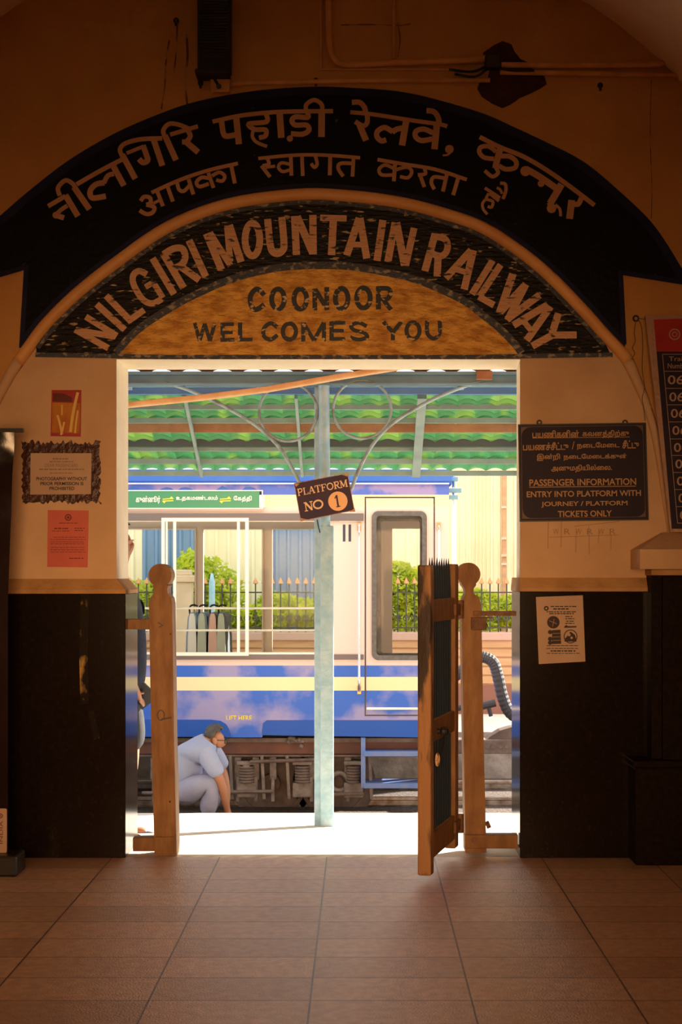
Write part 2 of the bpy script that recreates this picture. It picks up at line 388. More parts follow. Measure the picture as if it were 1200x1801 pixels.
# platform, slopes gently to its edge
bm = BM()
pe, pz = 10.8, -0.228
prof = [(WY + 0.01, 0.0), (WB, 0.0), (pe - 0.12, pz + 0.011), (pe, pz - 0.0), (pe, -0.5), (WY + 0.01, -0.5)]
for x in (-6.0, 4.5):
    pass
a = [bm.verts.new((-6, y, z)) for y, z in prof]; b = [bm.verts.new((4.5, y, z)) for y, z in prof]
for i in range(len(prof)):
    j = (i+1) % len(prof); bm.faces.new((a[i], a[j], b[j], b[i])).material_index = 1 if i == 3 else 0
bm.faces.new(a); bm.faces.new(b[::-1])
tag(obj('platform', bm, [M['concrete'], M['conface']]), kind='structure')
bm = BM(); bx(bm, -8, 6, pe, 14.6, -0.8, -0.5); tag(obj('ground', bm, M['ballast']), kind='structure')
bm = BM(); bx(bm, -9, 7, 14.6, 22, -0.8, -0.04); 
for f in bm.faces: f.material_index = 1 if f.normal.y < -0.5 or f.calc_center_median().y < 14.65 else 0
tag(obj('far_platform', bm, [M['concrete'], M['conface']]), kind='structure')

# granite dado either side of the doorway, wrapping into the reveal
dL, dR = W(222, 1045)[0], W(914, 1045)[0]; dz = W(0, 1044)[1]
bm = BM(); bx(bm, -3.1, dL, 7.905, WB + 0.01, 0.001, dz, 0.004); tag(obj('trim_1', bm, M['granite']), kind='structure')
bm = BM(); bx(bm, dR, 2.5, 7.905, WB + 0.01, 0.001, dz + 0.012, 0.004); tag(obj('trim_2', bm, M['granite']), kind='structure')
# flared plaster band above the dado
def flare(x0, x1, xj0, xj1, z0, z1, name):
    bm = BM(); yo = 7.888
    # lower section rectangle (x0..xj1) protrudes, upper tapers back to wall face/jamb xj0
    if xj1 > x0 and xj1 < 0:
        lo = [(x0, yo), (xj1, yo), (xj1, WB + 0.005), (x0, WB + 0.005)]; hi = [(x0, WY - 0.003), (xj0, WY - 0.003), (xj0, WB + 0.005), (x0, WB + 0.005)]
    else:
        lo = [(xj1, yo), (x1, yo), (x1, WB + 0.005), (xj1, WB + 0.005)]; hi = [(xj0, WY - 0.003), (x1, WY - 0.003), (x1, WB + 0.005), (xj0, WB + 0.005)]
    zm = z0 + (z1 - z0)*0.25
    rows = [[bm.verts.new((x, y, z)) for x, y in pr] for pr, z in ((lo, z0), (lo, zm), (hi, z1))]
    for r0, r1 in zip(rows, rows[1:]):
        for i in range(4): bm.faces.new((r0[i], r0[(i+1) % 4], r1[(i+1) % 4], r1[i]))
    bm.faces.new(rows[0]); bm.faces.new(rows[-1])
    tag(obj(name, bm, M['granitesill']), kind='structure')
flare(-3.1, 0, DL + 0.002, dL + 0.004, dz, W(0, 1018)[1], 'trim_3')
flare(0, 2.5, DR - 0.002, dR - 0.004, dz + 0.012, W(0, 1016)[1], 'trim_4')
# arch bead
top = [i for i, p in enumerate(bead_s) if p[1] <= 640]; i0, i1 = top[0], top[-1]
bm = BM(); tube(bm, [P(x, y, WY) for x, y in bead_s[i0:i1 + 1]], 0.034, 12); tag(obj('trim_5', bm, M['bead'], smooth=True), kind='structure')
for nm, pts in (('trim_9', bead_s[:i0 + 1][::-1]), ('trim_10', bead_s[i1:])):
    bm = BM(); tube(bm, [P(x, y, WY) for x, y in pts], [0.034 - 0.011*min(1, i/10) for i in range(len(pts))], 12); tag(obj(nm, bm, M['plaster'], smooth=True), kind='structure')
# pilaster at the right: plinth, shaft, sloped capital
bm = BM(); x0 = P(1118, 0, 7.70).x
bx(bm, x0, 2.5, 7.70, 7.93, 0, P(0, 1350, 7.70).z, 0.012); bx(bm, x0 - 0.012, 2.5, 7.685, 7.93, P(0, 1350, 7.7).z, P(0, 1338, 7.70).z, 0.008)
bx(bm, P(1146, 0, 7.79).x, 2.5, 7.79, 7.93, P(0, 1340, 7.7).z, P(0, 1000, 7.79).z, 0.004)
bx(bm, P(1166, 0, 7.76).x, 2.5, 7.76, 7.93, P(0, 1340, 7.7).z, P(0, 1014, 7.76).z, 0.004)
tag(obj('trim_6', bm, M['granitedull']), kind='structure')
bm = BM(); x0 = P(1126, 0, 7.66).x; zc0, zc1, zc2 = P(0, 1001, 7.66).z, P(0, 966, 7.66).z, P(0, 936, 7.8).z
lo = [(x0, 7.66), (2.5, 7.66), (2.5, 7.93), (x0, 7.93)]; xi = P(1168, 0, 7.85).x; hi = [(xi, 7.86), (2.5, 7.86), (2.5, 7.93), (xi, 7.93)]
rows = [[bm.verts.new((x, y, z)) for x, y in pr] for pr, z in ((lo, zc0), (lo, zc1), (hi, zc2))]
for r0, r1 in zip(rows, rows[1:]):
    for i in range(4): bm.faces.new((r0[i], r0[(i+1) % 4], r1[(i+1) % 4], r1[i]))
bm.faces.new(rows[0]); bm.faces.new(rows[-1]); tag(obj('trim_7', bm, M['plaster']), kind='structure')
bm = BM(); bx(bm, P(1146, 0, 7.75).x, 2.5, 7.75, 7.93, P(0, 1012, 7.75).z, zc0, 0.006); tag(obj('trim_8', bm, M['granitesill']), kind='structure')
# broken plaster patch high on the wall
pp = [(850, 93), (868, 80), (884, 72), (900, 78), (906, 92), (916, 104), (930, 110), (940, 128), (958, 134), (962, 148), (950, 156), (934, 164), (915, 172), (898, 184), (884, 190), (866, 182), (848, 170), (840, 156), (843, 146), (858, 138), (862, 120), (852, 108)]
bm = BM(); slab(bm, [pxl(pp, WY - 0.004)], WY - 0.004, WY); tag(obj('wall_patch', bm, M['patch']), kind='structure')

M['stain'] = mat('dark_drip_stain', (0.16, 0.06, 0.02), 0.9, (0.45, 0.22, 0.065), 12, 8, 0.45, 0.6)
bm = BM(); to = plane(WY - 0.002)
for w, pts in ((3, [(298, 70), (292, 110), (290, 150), (284, 192)]), (2.5, [(312, 40), (310, 90), (306, 130)]), (4, [(328, 60), (330, 100), (326, 145), (330, 188)]), (2, [(600, 44), (650, 43), (700, 45), (722, 42)]), (1.5, [(1146, 140), (1144, 240), (1147, 330), (1146, 385)]), (2, [(700, 40), (704, 70), (700, 100)])):
    ribbon(bm, smooth_pts(pts, 4), w, to)
tag(obj('wall_stain', bm, M['stain'], recalc=False), kind='structure')

# ------------------------------------------------------------------ PAINTED ARCH SIGNS
SY = WY - 0.006
bo = lambda off: None
outer_edge = [(-60, 430), (0, 380), (50, 337), (120, 283), (200, 236), (280, 201), (350, 178), (450, 160), (550, 153), (620, 155), (700, 161), (770, 176), (850, 200), (900, 222), (960, 250), (1030, 287), (1100, 346), (1145, 390), (1175, 432), (1202, 476), (1240, 530)]
oe = smooth_pts(outer_edge, 4)
def offset(pts, d):
    out = []
    for i, p in enumerate(pts):
        a, b = V(pts[max(0, i-1)]), V(pts[min(len(pts)-1, i+1)]); t = (b - a).normalized(); out.append((p[0] + t.y*d, p[1] - t.x*d))
    return out
arc = [p for p in bead_s if p[1] < 640]
arcU = [p for p in arc if p[1] <= 618]
inL = [(38, 618), (46, 470), (0, 485), (-60, 500)]; inR = [(1240, 508), (1200, 498), (1092, 478), (1100, 612)]
t1 = thing('painted_arch_sign', 'wide black painted arch band with dull pink Hindi lettering above the orange bead', 'painted sign', tuple(P(570, 400, SY)))
poly = oe + inR + arcU[::-1] + inL
bm = BM(); slab(bm, [pxl(poly, SY)], SY, WY - 0.001); obj('black_panel', bm, M['signblack'], t1)
bm = BM(); B3 = plane(SY - 0.0015)
ribbon(bm, offset(oe, -7), 15, B3); ribbon(bm, [(-60, 498), (0, 483), (46, 470), (38, 612)], 9, B3); ribbon(bm, [(1240, 506), (1200, 496), (1092, 479), (1098, 606)], 9, B3)
ribbon(bm, offset(arcU, 15), 9, B3)
obj('blue_border', bm, M['navyborder'], t1, recalc=False)
L3 = plane(SY - 0.002)
bm = BM()
write(bm, 80, 210, 4.2857, [  # first word
 (34, [(20,655),(150,578)]), (45, [(150,570),(245,730)]), (32, [(165,650),(120,680),(85,712)]), ('dot',78,722,26), (40, [(75,722),(140,742)]),
 (34, [(108,575),(95,515),(150,460),(205,485),(228,525)]), (45, [(215,510),(332,678)]), (34, [(235,490),(400,395),(585,298)]),
 (45, [(505,340),(592,500)]), (36, [(515,410),(470,425),(440,480)]), (42, [(445,478),(380,490),(337,540),(355,592),(455,578)]),
 (45, [(578,265),(678,448)]), (34, [(580,280),(562,225),(605,180),(720,150),(880,143)]), (28, [(612,255),(740,203)]),
 (42, [(735,195),(762,270),(770,310),(735,325),(705,298)]), (45, [(815,150),(882,350)]), (45, [(900,120),(985,308)]),
 (34, [(905,140),(888,85),(930,35),(1000,38),(1085,72)]), (32, [(940,115),(1150,52)]), (38, [(1075,85),(1092,125),(1065,165),(1030,170)]), (45, [(1055,165),(1152,248)])], L3)
write(bm, 360, 160, 5.0, [
 (38, [(70,270),(300,220),(560,190),(800,180),(1130,178)]), (48, [(148,265),(165,370),(195,398),(275,385)]), (55, [(278,230),(302,468)]),
 (42, [(540,200),(545,270),(390,290),(440,338),(535,342),(535,395),(478,412)]), (30, [(432,335),(420,400),(460,452),(550,488)]), (58, [(660,195),(675,412)]),
 (45, [(905,190),(905,232),(800,228),(768,262),(800,300),(895,300),(918,345),(860,380),(760,375)]), ('dot',750,418,28),
 (38, [(895,180),(895,120),(965,80),(1030,120),(1032,185)]), (58, [(1030,175),(1028,405)])], L3)
write(bm, 600, 160, 5.2174, [
 (38, [(85,195),(300,215),(600,262),(900,305),(975,325)]), (48, [(100,105),(170,105),(215,150),(225,205)]), (45, [(240,215),(240,290),(200,320),(130,280)]), (58, [(170,310),(230,455)]),
 (60, [(600,265),(560,500)]), (50, [(565,340),(510,352),(470,378)]), (48, [(475,375),(400,335),(335,370),(330,420),(370,458),(415,448)]),
 (48, [(845,385),(760,350),(690,370),(685,420),(740,455),(840,440)]), (60, [(882,290),(858,535)]), (50, [(785,180),(850,190),(890,240),(902,305)]),
 ('dot',995,535,40), (18, [(1020,550),(980,585),(935,592)])], L3)
write(bm, 820, 220, 5.0, [
 (40, [(120,105),(300,195),(500,275),(700,390),(900,530),(1130,705)]), (55, [(305,200),(275,300),(258,380)]), (40, [(265,235),(200,188),(130,195),(118,240),(160,285),(245,297)]),
 (42, [(290,275),(380,275),(440,320),(430,375),(350,388),(290,358)]), (34, [(260,370),(282,420),(230,452),(165,400)]),
 ('dot',522,405,45), (58, [(525,385),(640,450),(800,560)]), ('dot',660,515,30), (62, [(840,520),(740,690)]), ('dot',752,732,42), (50, [(735,680),(755,735)]), (26, [(785,700),(825,740),(832,802)]),
 (45, [(1015,640),(985,695),(930,690)]), (60, [(930,660),(910,825)])], L3)
obj('lettering', bm, M['hindi'], t1, recalc=False)
bm = BM()
write(bm, 230, 260, 5.4545, [
 (36, [(200,430),(480,305),(750,215),(1030,150)]), (40, [(95,510),(130,470),(185,480),(190,530),(150,545)]), (40, [(150,545),(225,570),(210,620),(150,635),(85,600)]), (28, [(215,535),(270,505)]),
 (38, [(255,420),(310,560)]), (38, [(355,375),(405,515)]), (36, [(445,335),(465,400),(510,415),(565,360)]), (38, [(555,300),(602,447)]), (36, [(745,240),(795,385)]),
 (36, [(750,292),(680,285),(632,330),(660,372),(750,345)]), (34, [(780,270),(850,235),(902,270),(880,318),(820,308)]), (38, [(965,175),(1000,342)])], L3)
write(bm, 440, 250, 2.6087, [
 (16, [(38,75),(200,60),(350,60),(505,72)]), (16, [(78,72),(86,100),(58,108)]), (17, [(52,108),(92,160)]), (14, [(72,116),(115,110)]), (15, [(188,103),(145,95),(130,115),(150,135),(188,125)]), (17, [(187,66),(190,154)]),
 (17, [(238,62),(242,155)]), (16, [(300,65),(308,100),(295,115),(280,98)]), (18, [(368,62),(366,152)]), (17, [(475,72),(470,158)]), (17, [(472,98),(415,98),(405,122),(428,157)]),
 (17, [(585,80),(700,100),(850,125),(995,172)]), (18, [(666,92),(660,180)]), (16, [(662,122),(620,105),(592,125),(605,150),(660,150)]), (16, [(666,128),(720,115),(742,135),(725,163),(688,158)]),
 (16, [(800,122),(805,145),(770,150)]), (17, [(780,150),(800,206)]), (18, [(905,140),(885,227)]), (17, [(896,166),(845,160),(832,185),(846,216)]), (18, [(957,160),(932,243)])], L3)
write(bm, 820, 220, 5.0, [(28, [(165,552),(300,640)]), (30, [(300,510),(345,520),(350,580),(325,650)]), (24, [(270,550),(300,568),(318,605)]), (26, [(200,600),(180,648),(235,672),(225,722),(190,715)]), (24, [(170,655),(145,690),(152,740),(188,785)]), (28, [(205,600),(290,668)])], L3)
obj('lettering', bm, M['hindi'], t1, recalc=False)

tymp = [(208, 624), (225, 604), (242, 587), (270, 566), (318, 537), (343, 524), (402, 498), (467, 480), (520, 473), (580, 472), (627, 475), (693, 487), (725, 495), (770, 512), (820, 537), (840, 553), (873, 579), (900, 606), (914, 624)]
ty = smooth_pts(tymp, 4)
t2 = thing('painted_arch_sign', 'peeling black arch band with the English railway name in flaking pink letters under the bead', 'painted sign', tuple(P(560, 520, SY)))
inn = offset(arc, -10); inn = [p for p in inn if p[1] <= 612]
poly = [(64, 626)] + inn + [(1076, 626), (914, 626)] + ty[::-1] + [(208, 626)]
bm = BM(); slab(bm, [pxl(poly, SY)], SY, WY - 0.001); obj('black_panel', bm, M['signpeel'], t2)
bm = BM(); ribbon(bm, [(62, 624), (300, 628), (560, 628), (820, 628), (1078, 624)], 8, B3); ribbon(bm, offset(ty, 5), 13, B3); ribbon(bm, offset(inn, -4), 7, B3)
obj('slate_border', bm, M['slate'], t2, recalc=False)
bm = BM(); E3 = plane(SY - 0.0025)
S = lambda w, *p: (w, list(p), 1)
write(bm, 120, 480, 6, [S(66,(72,598),(425,795)), S(66,(185,462),(515,665)), S(66,(85,605),(500,672)), S(70,(300,330),(597,600)), S(70,(400,240),(668,515)), S(66,(640,505),(802,390)),
  (66,[(830,15),(750,-20),(690,20),(685,100),(730,200),(800,290),(890,322),(990,275)]), S(62,(1000,262),(895,95)), S(60,(905,95),(815,150))], E3)
write(bm, 260, 380, 6, [S(72,(50,445),(278,825)), S(76,(160,390),(378,758)), (72,[(165,405),(270,345),(365,345),(395,430),(360,510),(260,560)]), S(76,(345,530),(545,675)), S(76,(435,255),(612,640)),
  S(78,(620,185),(778,565)), S(66,(655,175),(875,525)), S(66,(838,100),(870,480)), S(78,(860,95),(985,485))], E3)
write(bm, 400, 360, 6, [('o',265,368,78,172,72), (74,[(425,150),(450,400),(475,490),(530,516),(585,480),(598,400),(575,130)]), S(76,(710,120),(730,530)), S(80,(735,125),(905,515)), S(76,(903,108),(907,525))], E3)
write(bm, 560, 360, 6, [S(66,(20,138),(300,145)), S(78,(160,145),(140,532)), S(76,(432,140),(300,535)), S(76,(440,140),(512,568)), S(60,(325,420),(500,422)), S(76,(682,162),(620,592)), S(76,(812,188),(735,602)), S(80,(825,190),(912,642)), S(72,(1012,245),(922,645))], E3)
write(bm, 720, 390, 6, [S(76,(275,125),(165,520)), (70,[(270,155),(370,178),(405,240),(390,320),(330,362),(225,330)]), S(76,(305,360),(295,578)), S(76,(655,300),(385,595)), S(76,(678,300),(580,715)), S(58,(480,500),(640,545)), S(70,(882,408),(662,765)), S(70,(965,455),(745,785)), S(70,(735,790),(895,880))], E3)
write(bm, 840, 470, 6, [S(80,(375,70),(232,485)), S(76,(240,475),(510,180)), S(76,(512,180),(318,560)), S(76,(310,552),(655,295)), S(76,(745,395),(380,612)), S(76,(772,415),(520,772)), S(60,(495,580),(575,675)), S(76,(855,485),(785,710)), S(74,(785,716),(1048,714)), S(76,(800,712),(578,832))], E3)
obj('lettering', bm, M['engl'], t2, recalc=False)

t3 = thing('painted_tympanum', 'glossy ochre half-moon panel welcoming visitors in worn black capitals over the doorway', 'painted sign', tuple(P(560, 560, SY)))
bm = BM(); slab(bm, [pxl(ty + [(914, 626), (208, 626)], SY)], SY - 0.0005, WY - 0.001); obj('ochre_panel', bm, M['tymp'], t3)
bm = BM()
write(bm, 330, 480, 5.217, [(46,[(705,205),(640,148),(582,200),(580,285),(625,338),(705,290)]), ('o',830,240,58,92,46), ('o',1035,240,58,92,46), S(44,(1168,145),(1168,345)), S(44,(1170,150),(1285,335)), S(44,(1278,130),(1278,340)),
  S(34,(66,458),(112,628)), S(34,(112,622),(158,465)), S(34,(158,465),(205,625)), S(34,(205,625),(250,460)), S(40,(322,455),(322,632)), S(34,(322,472),(425,470)), S(34,(322,545),(415,545)), S(34,(322,616),(432,612)),
  S(40,(482,455),(482,630)), S(34,(470,613),(597,612)), (38,[(825,500),(762,462),(702,510),(702,580),(762,612),(825,570)]), ('o',935,538,60,74,40), S(38,(1062,455),(1062,630)), S(36,(1065,460),(1160,620)), S(36,(1160,620),(1250,455)), S(38,(1252,455),(1252,628))], E3)
write(bm, 560, 480, 5.217, [('o',215,235,58,92,46), ('o',415,230,62,92,46), S(46,(552,122),(552,335)), (44,[(552,142),(640,145),(662,190),(630,240),(552,250)]), S(42,(600,250),(668,338)),
  S(40,(122,445),(122,622)), S(34,(122,458),(248,458)), S(34,(122,530),(235,530)), S(34,(122,607),(250,605)), (36,[(445,490),(370,457),(302,485),(330,525),(420,550),(448,590),(370,612),(292,590)]),
  S(38,(598,448),(685,545)), S(38,(762,448),(685,545)), S(38,(685,535),(685,618)), ('o',870,530,60,76,38), (38,[(1000,438),(1002,555),(1060,602),(1113,555),(1115,438)])], E3)
obj('lettering', bm, M['tympletter'], t3, recalc=False)

# ------------------------------------------------------------------ NOTICES ON THE WALL
def lines(bm, x0, x1, ys, w, to3d, seed=1, gap=0.25):
    r = random.Random(seed)
    for y in ys:
        x = x0 + r.uniform(0, 2)
        while x < x1 - 2:
            l = min(r.uniform(2.5, 8), x1 - x); ribbon(bm, [(x, y), (x + l, y)], w, to3d); x += l + r.uniform(0.8, 1.8)

# small glossy print
Yp = WY - 0.004
o = thing('print', 'small glossy orange and red print on the plaster, topmost paper left of the doorway', 'poster', tuple(P(117, 727, Yp)))
bm = BM(); slab(bm, [pxl([(91, 686), (143, 686), (142, 768), (89, 767)], Yp)], Yp, WY); obj('sheet', bm, M['red'], o)
bm = BM(); to = plane(Yp - 0.001); slab(bm, [pxl([(92, 708), (141, 709), (140, 762), (91, 761)], Yp - .001)], Yp - .001, None); obj('orange_field', bm, M['orangeprint'], o, recalc=False)
bm = BM(); slab(bm, [pxl([(93, 691), (112, 692), (127, 699), (127, 707), (93, 706)], Yp - .0012)], Yp - .0012, None); obj('dark_band', bm, M['brownprint'], o, recalc=False)
bm = BM(); to = plane(Yp - 0.002)
for w, p in ((5, [(137, 690), (133, 706), (128, 730), (124, 760)]), (4, [(101, 730), (106, 748), (109, 764)]), (3.5, [(113, 742), (110, 756), (107, 765)]), (3, [(137, 722), (134, 742), (132, 762)]), (2.5, [(109, 712), (109, 730)])): ribbon(bm, smooth_pts(p), w, to)
obj('pale_streaks', bm, M['palestreak'], o, recalc=False)  # pale yellow streaks laid over the sheet

# photography notice in torn tape
o = thing('notice', 'photography notice framed in torn glossy maroon tape, above the pink paper', 'notice', tuple(P(107, 830, Yp)))
r = random.Random(3); edge = []
for i in range(40): t = i/40; edge.append((37 + 141*t, 779 + r.uniform(-6, 4)))
for i in range(26): t = i/26; edge.append((176 + r.uniform(-4, 2), 776 + 108*t))
for i in range(40): t = i/40; edge.append((180 - 142*t, 884 + r.uniform(-4, 3)))
for i in range(26): t = i/26; edge.append((38 + r.uniform(-1, 4), 884 - 104*t))
bm = BM(); slab(bm, [pxl(edge, Yp)], Yp, WY); obj('tape', bm, M['maroontape'], o)
bm = BM(); slab(bm, [pxl([(54, 797), (161, 797), (160, 869), (53, 870)], Yp - .001)], Yp - .001, Yp); obj('paper', bm, M['paper'], o)
bm = BM(); to = plane(Yp - 0.002)
for y, x0, x1, w in ((807, 92, 123, 2.2), (812, 87, 129, 1.6), (832, 86, 129, 1.4)): lines(bm, x0, x1, [y], w, to, y)
text_box(bm, 'DEAR PASSENGERS', 79, 815.5, 137, 821.5, to, 0.0); lines(bm, 68, 149, [825.5], 2.0, to, 5); obj('faint_text', bm, M['inkfaint'], o, recalc=False)
bm = BM(); text_box(bm, 'PHOTOGRAPHY WITHOUT', 64, 839, 153, 845, to, 0.025); text_box(bm, 'PRIOR PERMISSION IS', 71, 847.5, 147, 853.5, to, 0.025); text_box(bm, 'PROHIBITED', 87, 856, 131, 862, to, 0.025)
obj('bold_text', bm, M['inkdark'], o, recalc=False)

# pink paper
o = thing('notice', 'pink sheet of small print, lowest paper on the plaster left of the doorway', 'notice', tuple(P(119, 947, Yp)))
bm = BM(); slab(bm, [pxl([(84, 897), (156, 898), (154, 998), (83, 997)], Yp)], Yp, WY); obj('sheet', bm, M['pinkpaper'], o)
bm = BM(); to = plane(Yp - 0.0015)
ribbon(bm, circ(120, 910, 5, 18), 2, to, True); blob(bm, 120, 910, 2.5, to); lines(bm, 102, 138, [920], 1.2, to, 2); lines(bm, 95, 120, [929.5], 2, to, 3); lines(bm, 131, 149, [929, 933], 1.5, to, 4)
lines(bm, 90, 124, [934], 1, to, 5); lines(bm, 92, 150, [945], 1, to, 6); lines(bm, 88, 150, [949, 953, 956.5, 963, 967, 971], 1.0, to, 7); lines(bm, 121, 149, [982], 1.6, to, 8)
obj('print', bm, M['inkpink'], o, recalc=False)

# navy enamel information board
Yb = WY - 0.02
o = thing('information_board', 'navy information board with Tamil and English lines right of the doorway', 'sign', tuple(P(1025, 830, Yb)))
fr = [(912, 747), (1136, 744), (1141, 914), (915, 917)]
bm = BM(); slab(bm, [pxl(fr, Yb)], Yb, WY - 0.002); obj('board', bm, M['navysign'], o)
bm = BM()
ribbon(bm, [(912.5, 747.5), (1135.5, 744.5), (1140.5, 913.5), (915.5, 916.5)], 2.4, plane(Yb - 0.004), True); obj('frame', bm, M['black'], o, recalc=False)
bm = BM(); to = plane(Yb - 0.002)
ribbon(bm, [(917, 751), (1131, 748), (1136, 909), (919, 912)], 0.9, to, True); obj('inner_line', bm, M['signdim'], o, recalc=False)
bm = BM()
for cx, cy, sx, sy in ((917.5, 751.5, 1, 1), (1131, 748.5, -1, 1), (1135.5, 909, -1, -1), (919.5, 911.5, 1, -1)):
    pts = [(cx, cy), (cx + 16*sx, cy)] + [(cx + 16*sx - 16*sx*math.sin(t), cy + 16*sy - 16*sy*math.cos(t)) for t in (0.3, 0.6, 0.9, 1.2, 1.57)]
    bm.faces.new([bm.verts.new(to(*p)) for p in pts])
obj('corner', bm, M['signdim'], o, recalc=False)
bm = BM(); to = plane(Yb - 0.003)
sh = lambda x, y: (x + (y - 830)*0.02, y - (x - 1025)*0.013)
LT = [('பயணிகளின்', 938, 756, 1020, 769, .012), ('கவனத்திற்கு', 1026, 757, 1108, 771, .012), ('பயணச்சீட்டு', 921, 777, 1001, 791, .012), ('/', 1007, 776, 1012, 790, .0), ('நைடேமைட', 1016, 778, 1091, 791, .012), ('சீட்டு', 1096, 775, 1125, 790, .012),
  ('இன்றி', 945, 797, 986, 810, .012), ('நைடேமைடக்குள்', 992, 798, 1103, 810, .012), ('அனுமதியில்ைல.', 970, 817, 1077, 831, .012)]
for t_, x0, y0, x1, y1, bd in LT: text_box(bm, t_, x0, y0, x1, y1, to, bd, sh)
for t_, x0, y0, x1, y1 in (('PASSENGER INFORMATION', 931, 842, 1119, 854), ('ENTRY INTO PLATFORM WITH', 926, 863, 1127, 873.5), ('JOURNEY / PLATFORM', 951, 881.5, 1103, 892), ('TICKETS ONLY', 980, 898, 1075, 909)): text_box(bm, t_, x0, y0, x1, y1, to, 0.02, sh)
ribbon(bm, [(931, 857), (1119, 855)], 1.2, to); ribbon(bm, [(937, 770.5), (1108, 768.5)], 1.0, to)
obj('lettering', bm, M['signtext'], o, recalc=False)
for x in (949, 1100):
    bm = BM(); torus(bm, P(x, 743, Yb), 0.011, 0.004, n=16, m=6); obj('hook', bm, M['black'], o)

# white notice on the granite
Yn = 7.902
o = thing('notice', 'white paper notice with round dark pictures stuck on the dark granite', 'notice', tuple(P(987, 1108, Yn)))
bm = BM(); slab(bm, [pxl([(943, 1050), (1025.5, 1047), (1030, 1163.5), (948, 1168)], Yn)], Yn, 7.9052); obj('sheet', bm, M['paper'], o)
bm = BM(); to = plane(Yn - 0.0012); s = 10.43; q = lambda x, y: (930 + x/s, 1035 + y/s)
ribbon(bm, [q(*p) for p in circ(325, 365, 32, 16)], 2.4, to, True)
for i, (y, x0, x1, w) in enumerate(((330, 385, 905, 1.8), (375, 450, 735, 2.4), (428, 310, 880, 1.6), (462, 360, 830, 1.8), (1050, 320, 925, 1.2), (1100, 320, 940, 1.2), (1145, 390, 860, 2.2), (1190, 320, 940, 1.2))):
    a, b = q(x0, y + 8), q(x1, y - 8); lines(bm, a[0], b[0], [(a[1] + b[1])/2], w, to, 20 + i)
blob(bm, *q(455, 620), 11, to, 24); blob(bm, *q(395, 800), 3.8, to); blob(bm, *q(395, 925), 3.8, to); blob(bm, *q(395, 995), 3.8, to)
bm.faces.new([bm.verts.new(to(*q(*p))) for p in ((430, 765), (585, 755), (597, 1015), (430, 1020))])
ribbon(bm, [q(*p) for p in circ(770, 880, 118, 28)], 1.6, to, True); bm.faces.new([bm.verts.new(to(*q(*p))) for p in ((660, 930), (720, 860), (770, 790), (850, 850), (880, 950), (880, 975), (660, 975))])
bm.faces.new([bm.verts.new(to(*q(*p))) for p in ((655, 700), (690, 670), (720, 690), (880, 690), (880, 715), (655, 722))])
for y in (515, 555, 600, 640): lines(bm, q(670, y)[0], q(840, y)[0], [q(0, y)[1]], 1.6, to, y)
obj('print', bm, M['inkdark'], o, recalc=False)
bm = BM(); to = plane(Yn - 0.0018)
for y in (825, 890, 955): ribbon(bm, [q(440, y), q(580, y - 4)], 0.6, to)
ribbon(bm, [q(380, 590), q(520, 650)], 0.7, to); ribbon(bm, [q(470, 560), q(440, 700)], 0.6, to); blob(bm, *q(745, 850), 2.6, to); blob(bm, *q(790, 905), 2.2, to)
obj('pale_detail', bm, M['paper'], o, recalc=False)

# timetable flex board, hung slightly skewed
Yt = 7.80
o = thing('timetable_board', 'tall navy train timetable print with a red head, hung above the ledge at the edge', 'timetable', tuple(P(1200, 740, Yt)))
sk = lambda x, y: (x + (y - 560)*33/370.0, y)
to0 = plane(Yt)
bm = BM(); slab(bm, [pxl([sk(*p) for p in ((1136, 556), (1330, 548), (1330, 936), (1146, 936))], Yt)], Yt, Yt + 0.02); obj('flex_border', bm, M['flexborder'], o)
bm = BM(); slab(bm, [pxl([sk(*p) for p in ((1150, 562), (1326, 556), (1326, 620), (1150, 618))], Yt - .002)], Yt - .002, None); obj('red_head', bm, M['red'], o, recalc=False)
bm = BM(); slab(bm, [pxl([sk(*p) for p in ((1150, 618), (1326, 620), (1326, 930), (1149, 930))], Yt - .002)], Yt - .002, None); obj('navy_field', bm, M['flexnavy'], o, recalc=False)
bm = BM(); to = plane(Yt - 0.004)
ys = [623, 653, 683, 712, 742, 772, 801, 831, 861, 891, 920]
for y in ys: ribbon(bm, [sk(1160, y), sk(1326, y)], 0.9, to)
for x in (1160, 1215, 1326): ribbon(bm, [sk(x, 623), sk(x, 920)], 0.9, to)
text_box(bm, 'Train', 1181 - 4, 627, 1208, 635, to, 0.0, lambda x, y: (x, y)); text_box(bm, 'Number', 1175, 639, 1212, 648, to, 0.0)
for i, y in enumerate(ys[1:-1]): text_box(bm, '061' if i == 0 else '06', *sk(1166, y + 9)[:1], y + 7, sk(1204 if i == 0 else 1192, y + 9)[0], y + 23, to, 0.01)
ribbon(bm, circ(1187, 588, 9, 20), 2, to, True); ribbon(bm, circ(1187, 588, 4, 14), 1.5, to, True)
obj('print', bm, M['flextext'], o, recalc=False)
# string on a wall ring
o = thing('wall_ring', 'small dark iron ring with dangling green string beside the timetable', 'wall ring', tuple(P(1119, 560, WY)))
bm = BM(); torus(bm, P(1119, 560, WY - 0.012), 0.014, 0.005, n=18, m=6); obj('ring', bm, M['black'], o)
bm = BM()
for pts in ([(1119, 564), (1116, 585), (1118, 600), (1113, 612), (1117, 622), (1108, 635)], [(1123, 562), (1129, 575), (1131, 610), (1130, 650), (1134, 680), (1130, 700), (1133, 720), (1135, 740)], [(1122, 559), (1132, 561), (1146, 560)]):
    tube(bm, [P(x, y, WY - 0.025) for x, y in smooth_pts(pts, 4)], 0.0022, 5)
obj('string', bm, M['wire'], o)
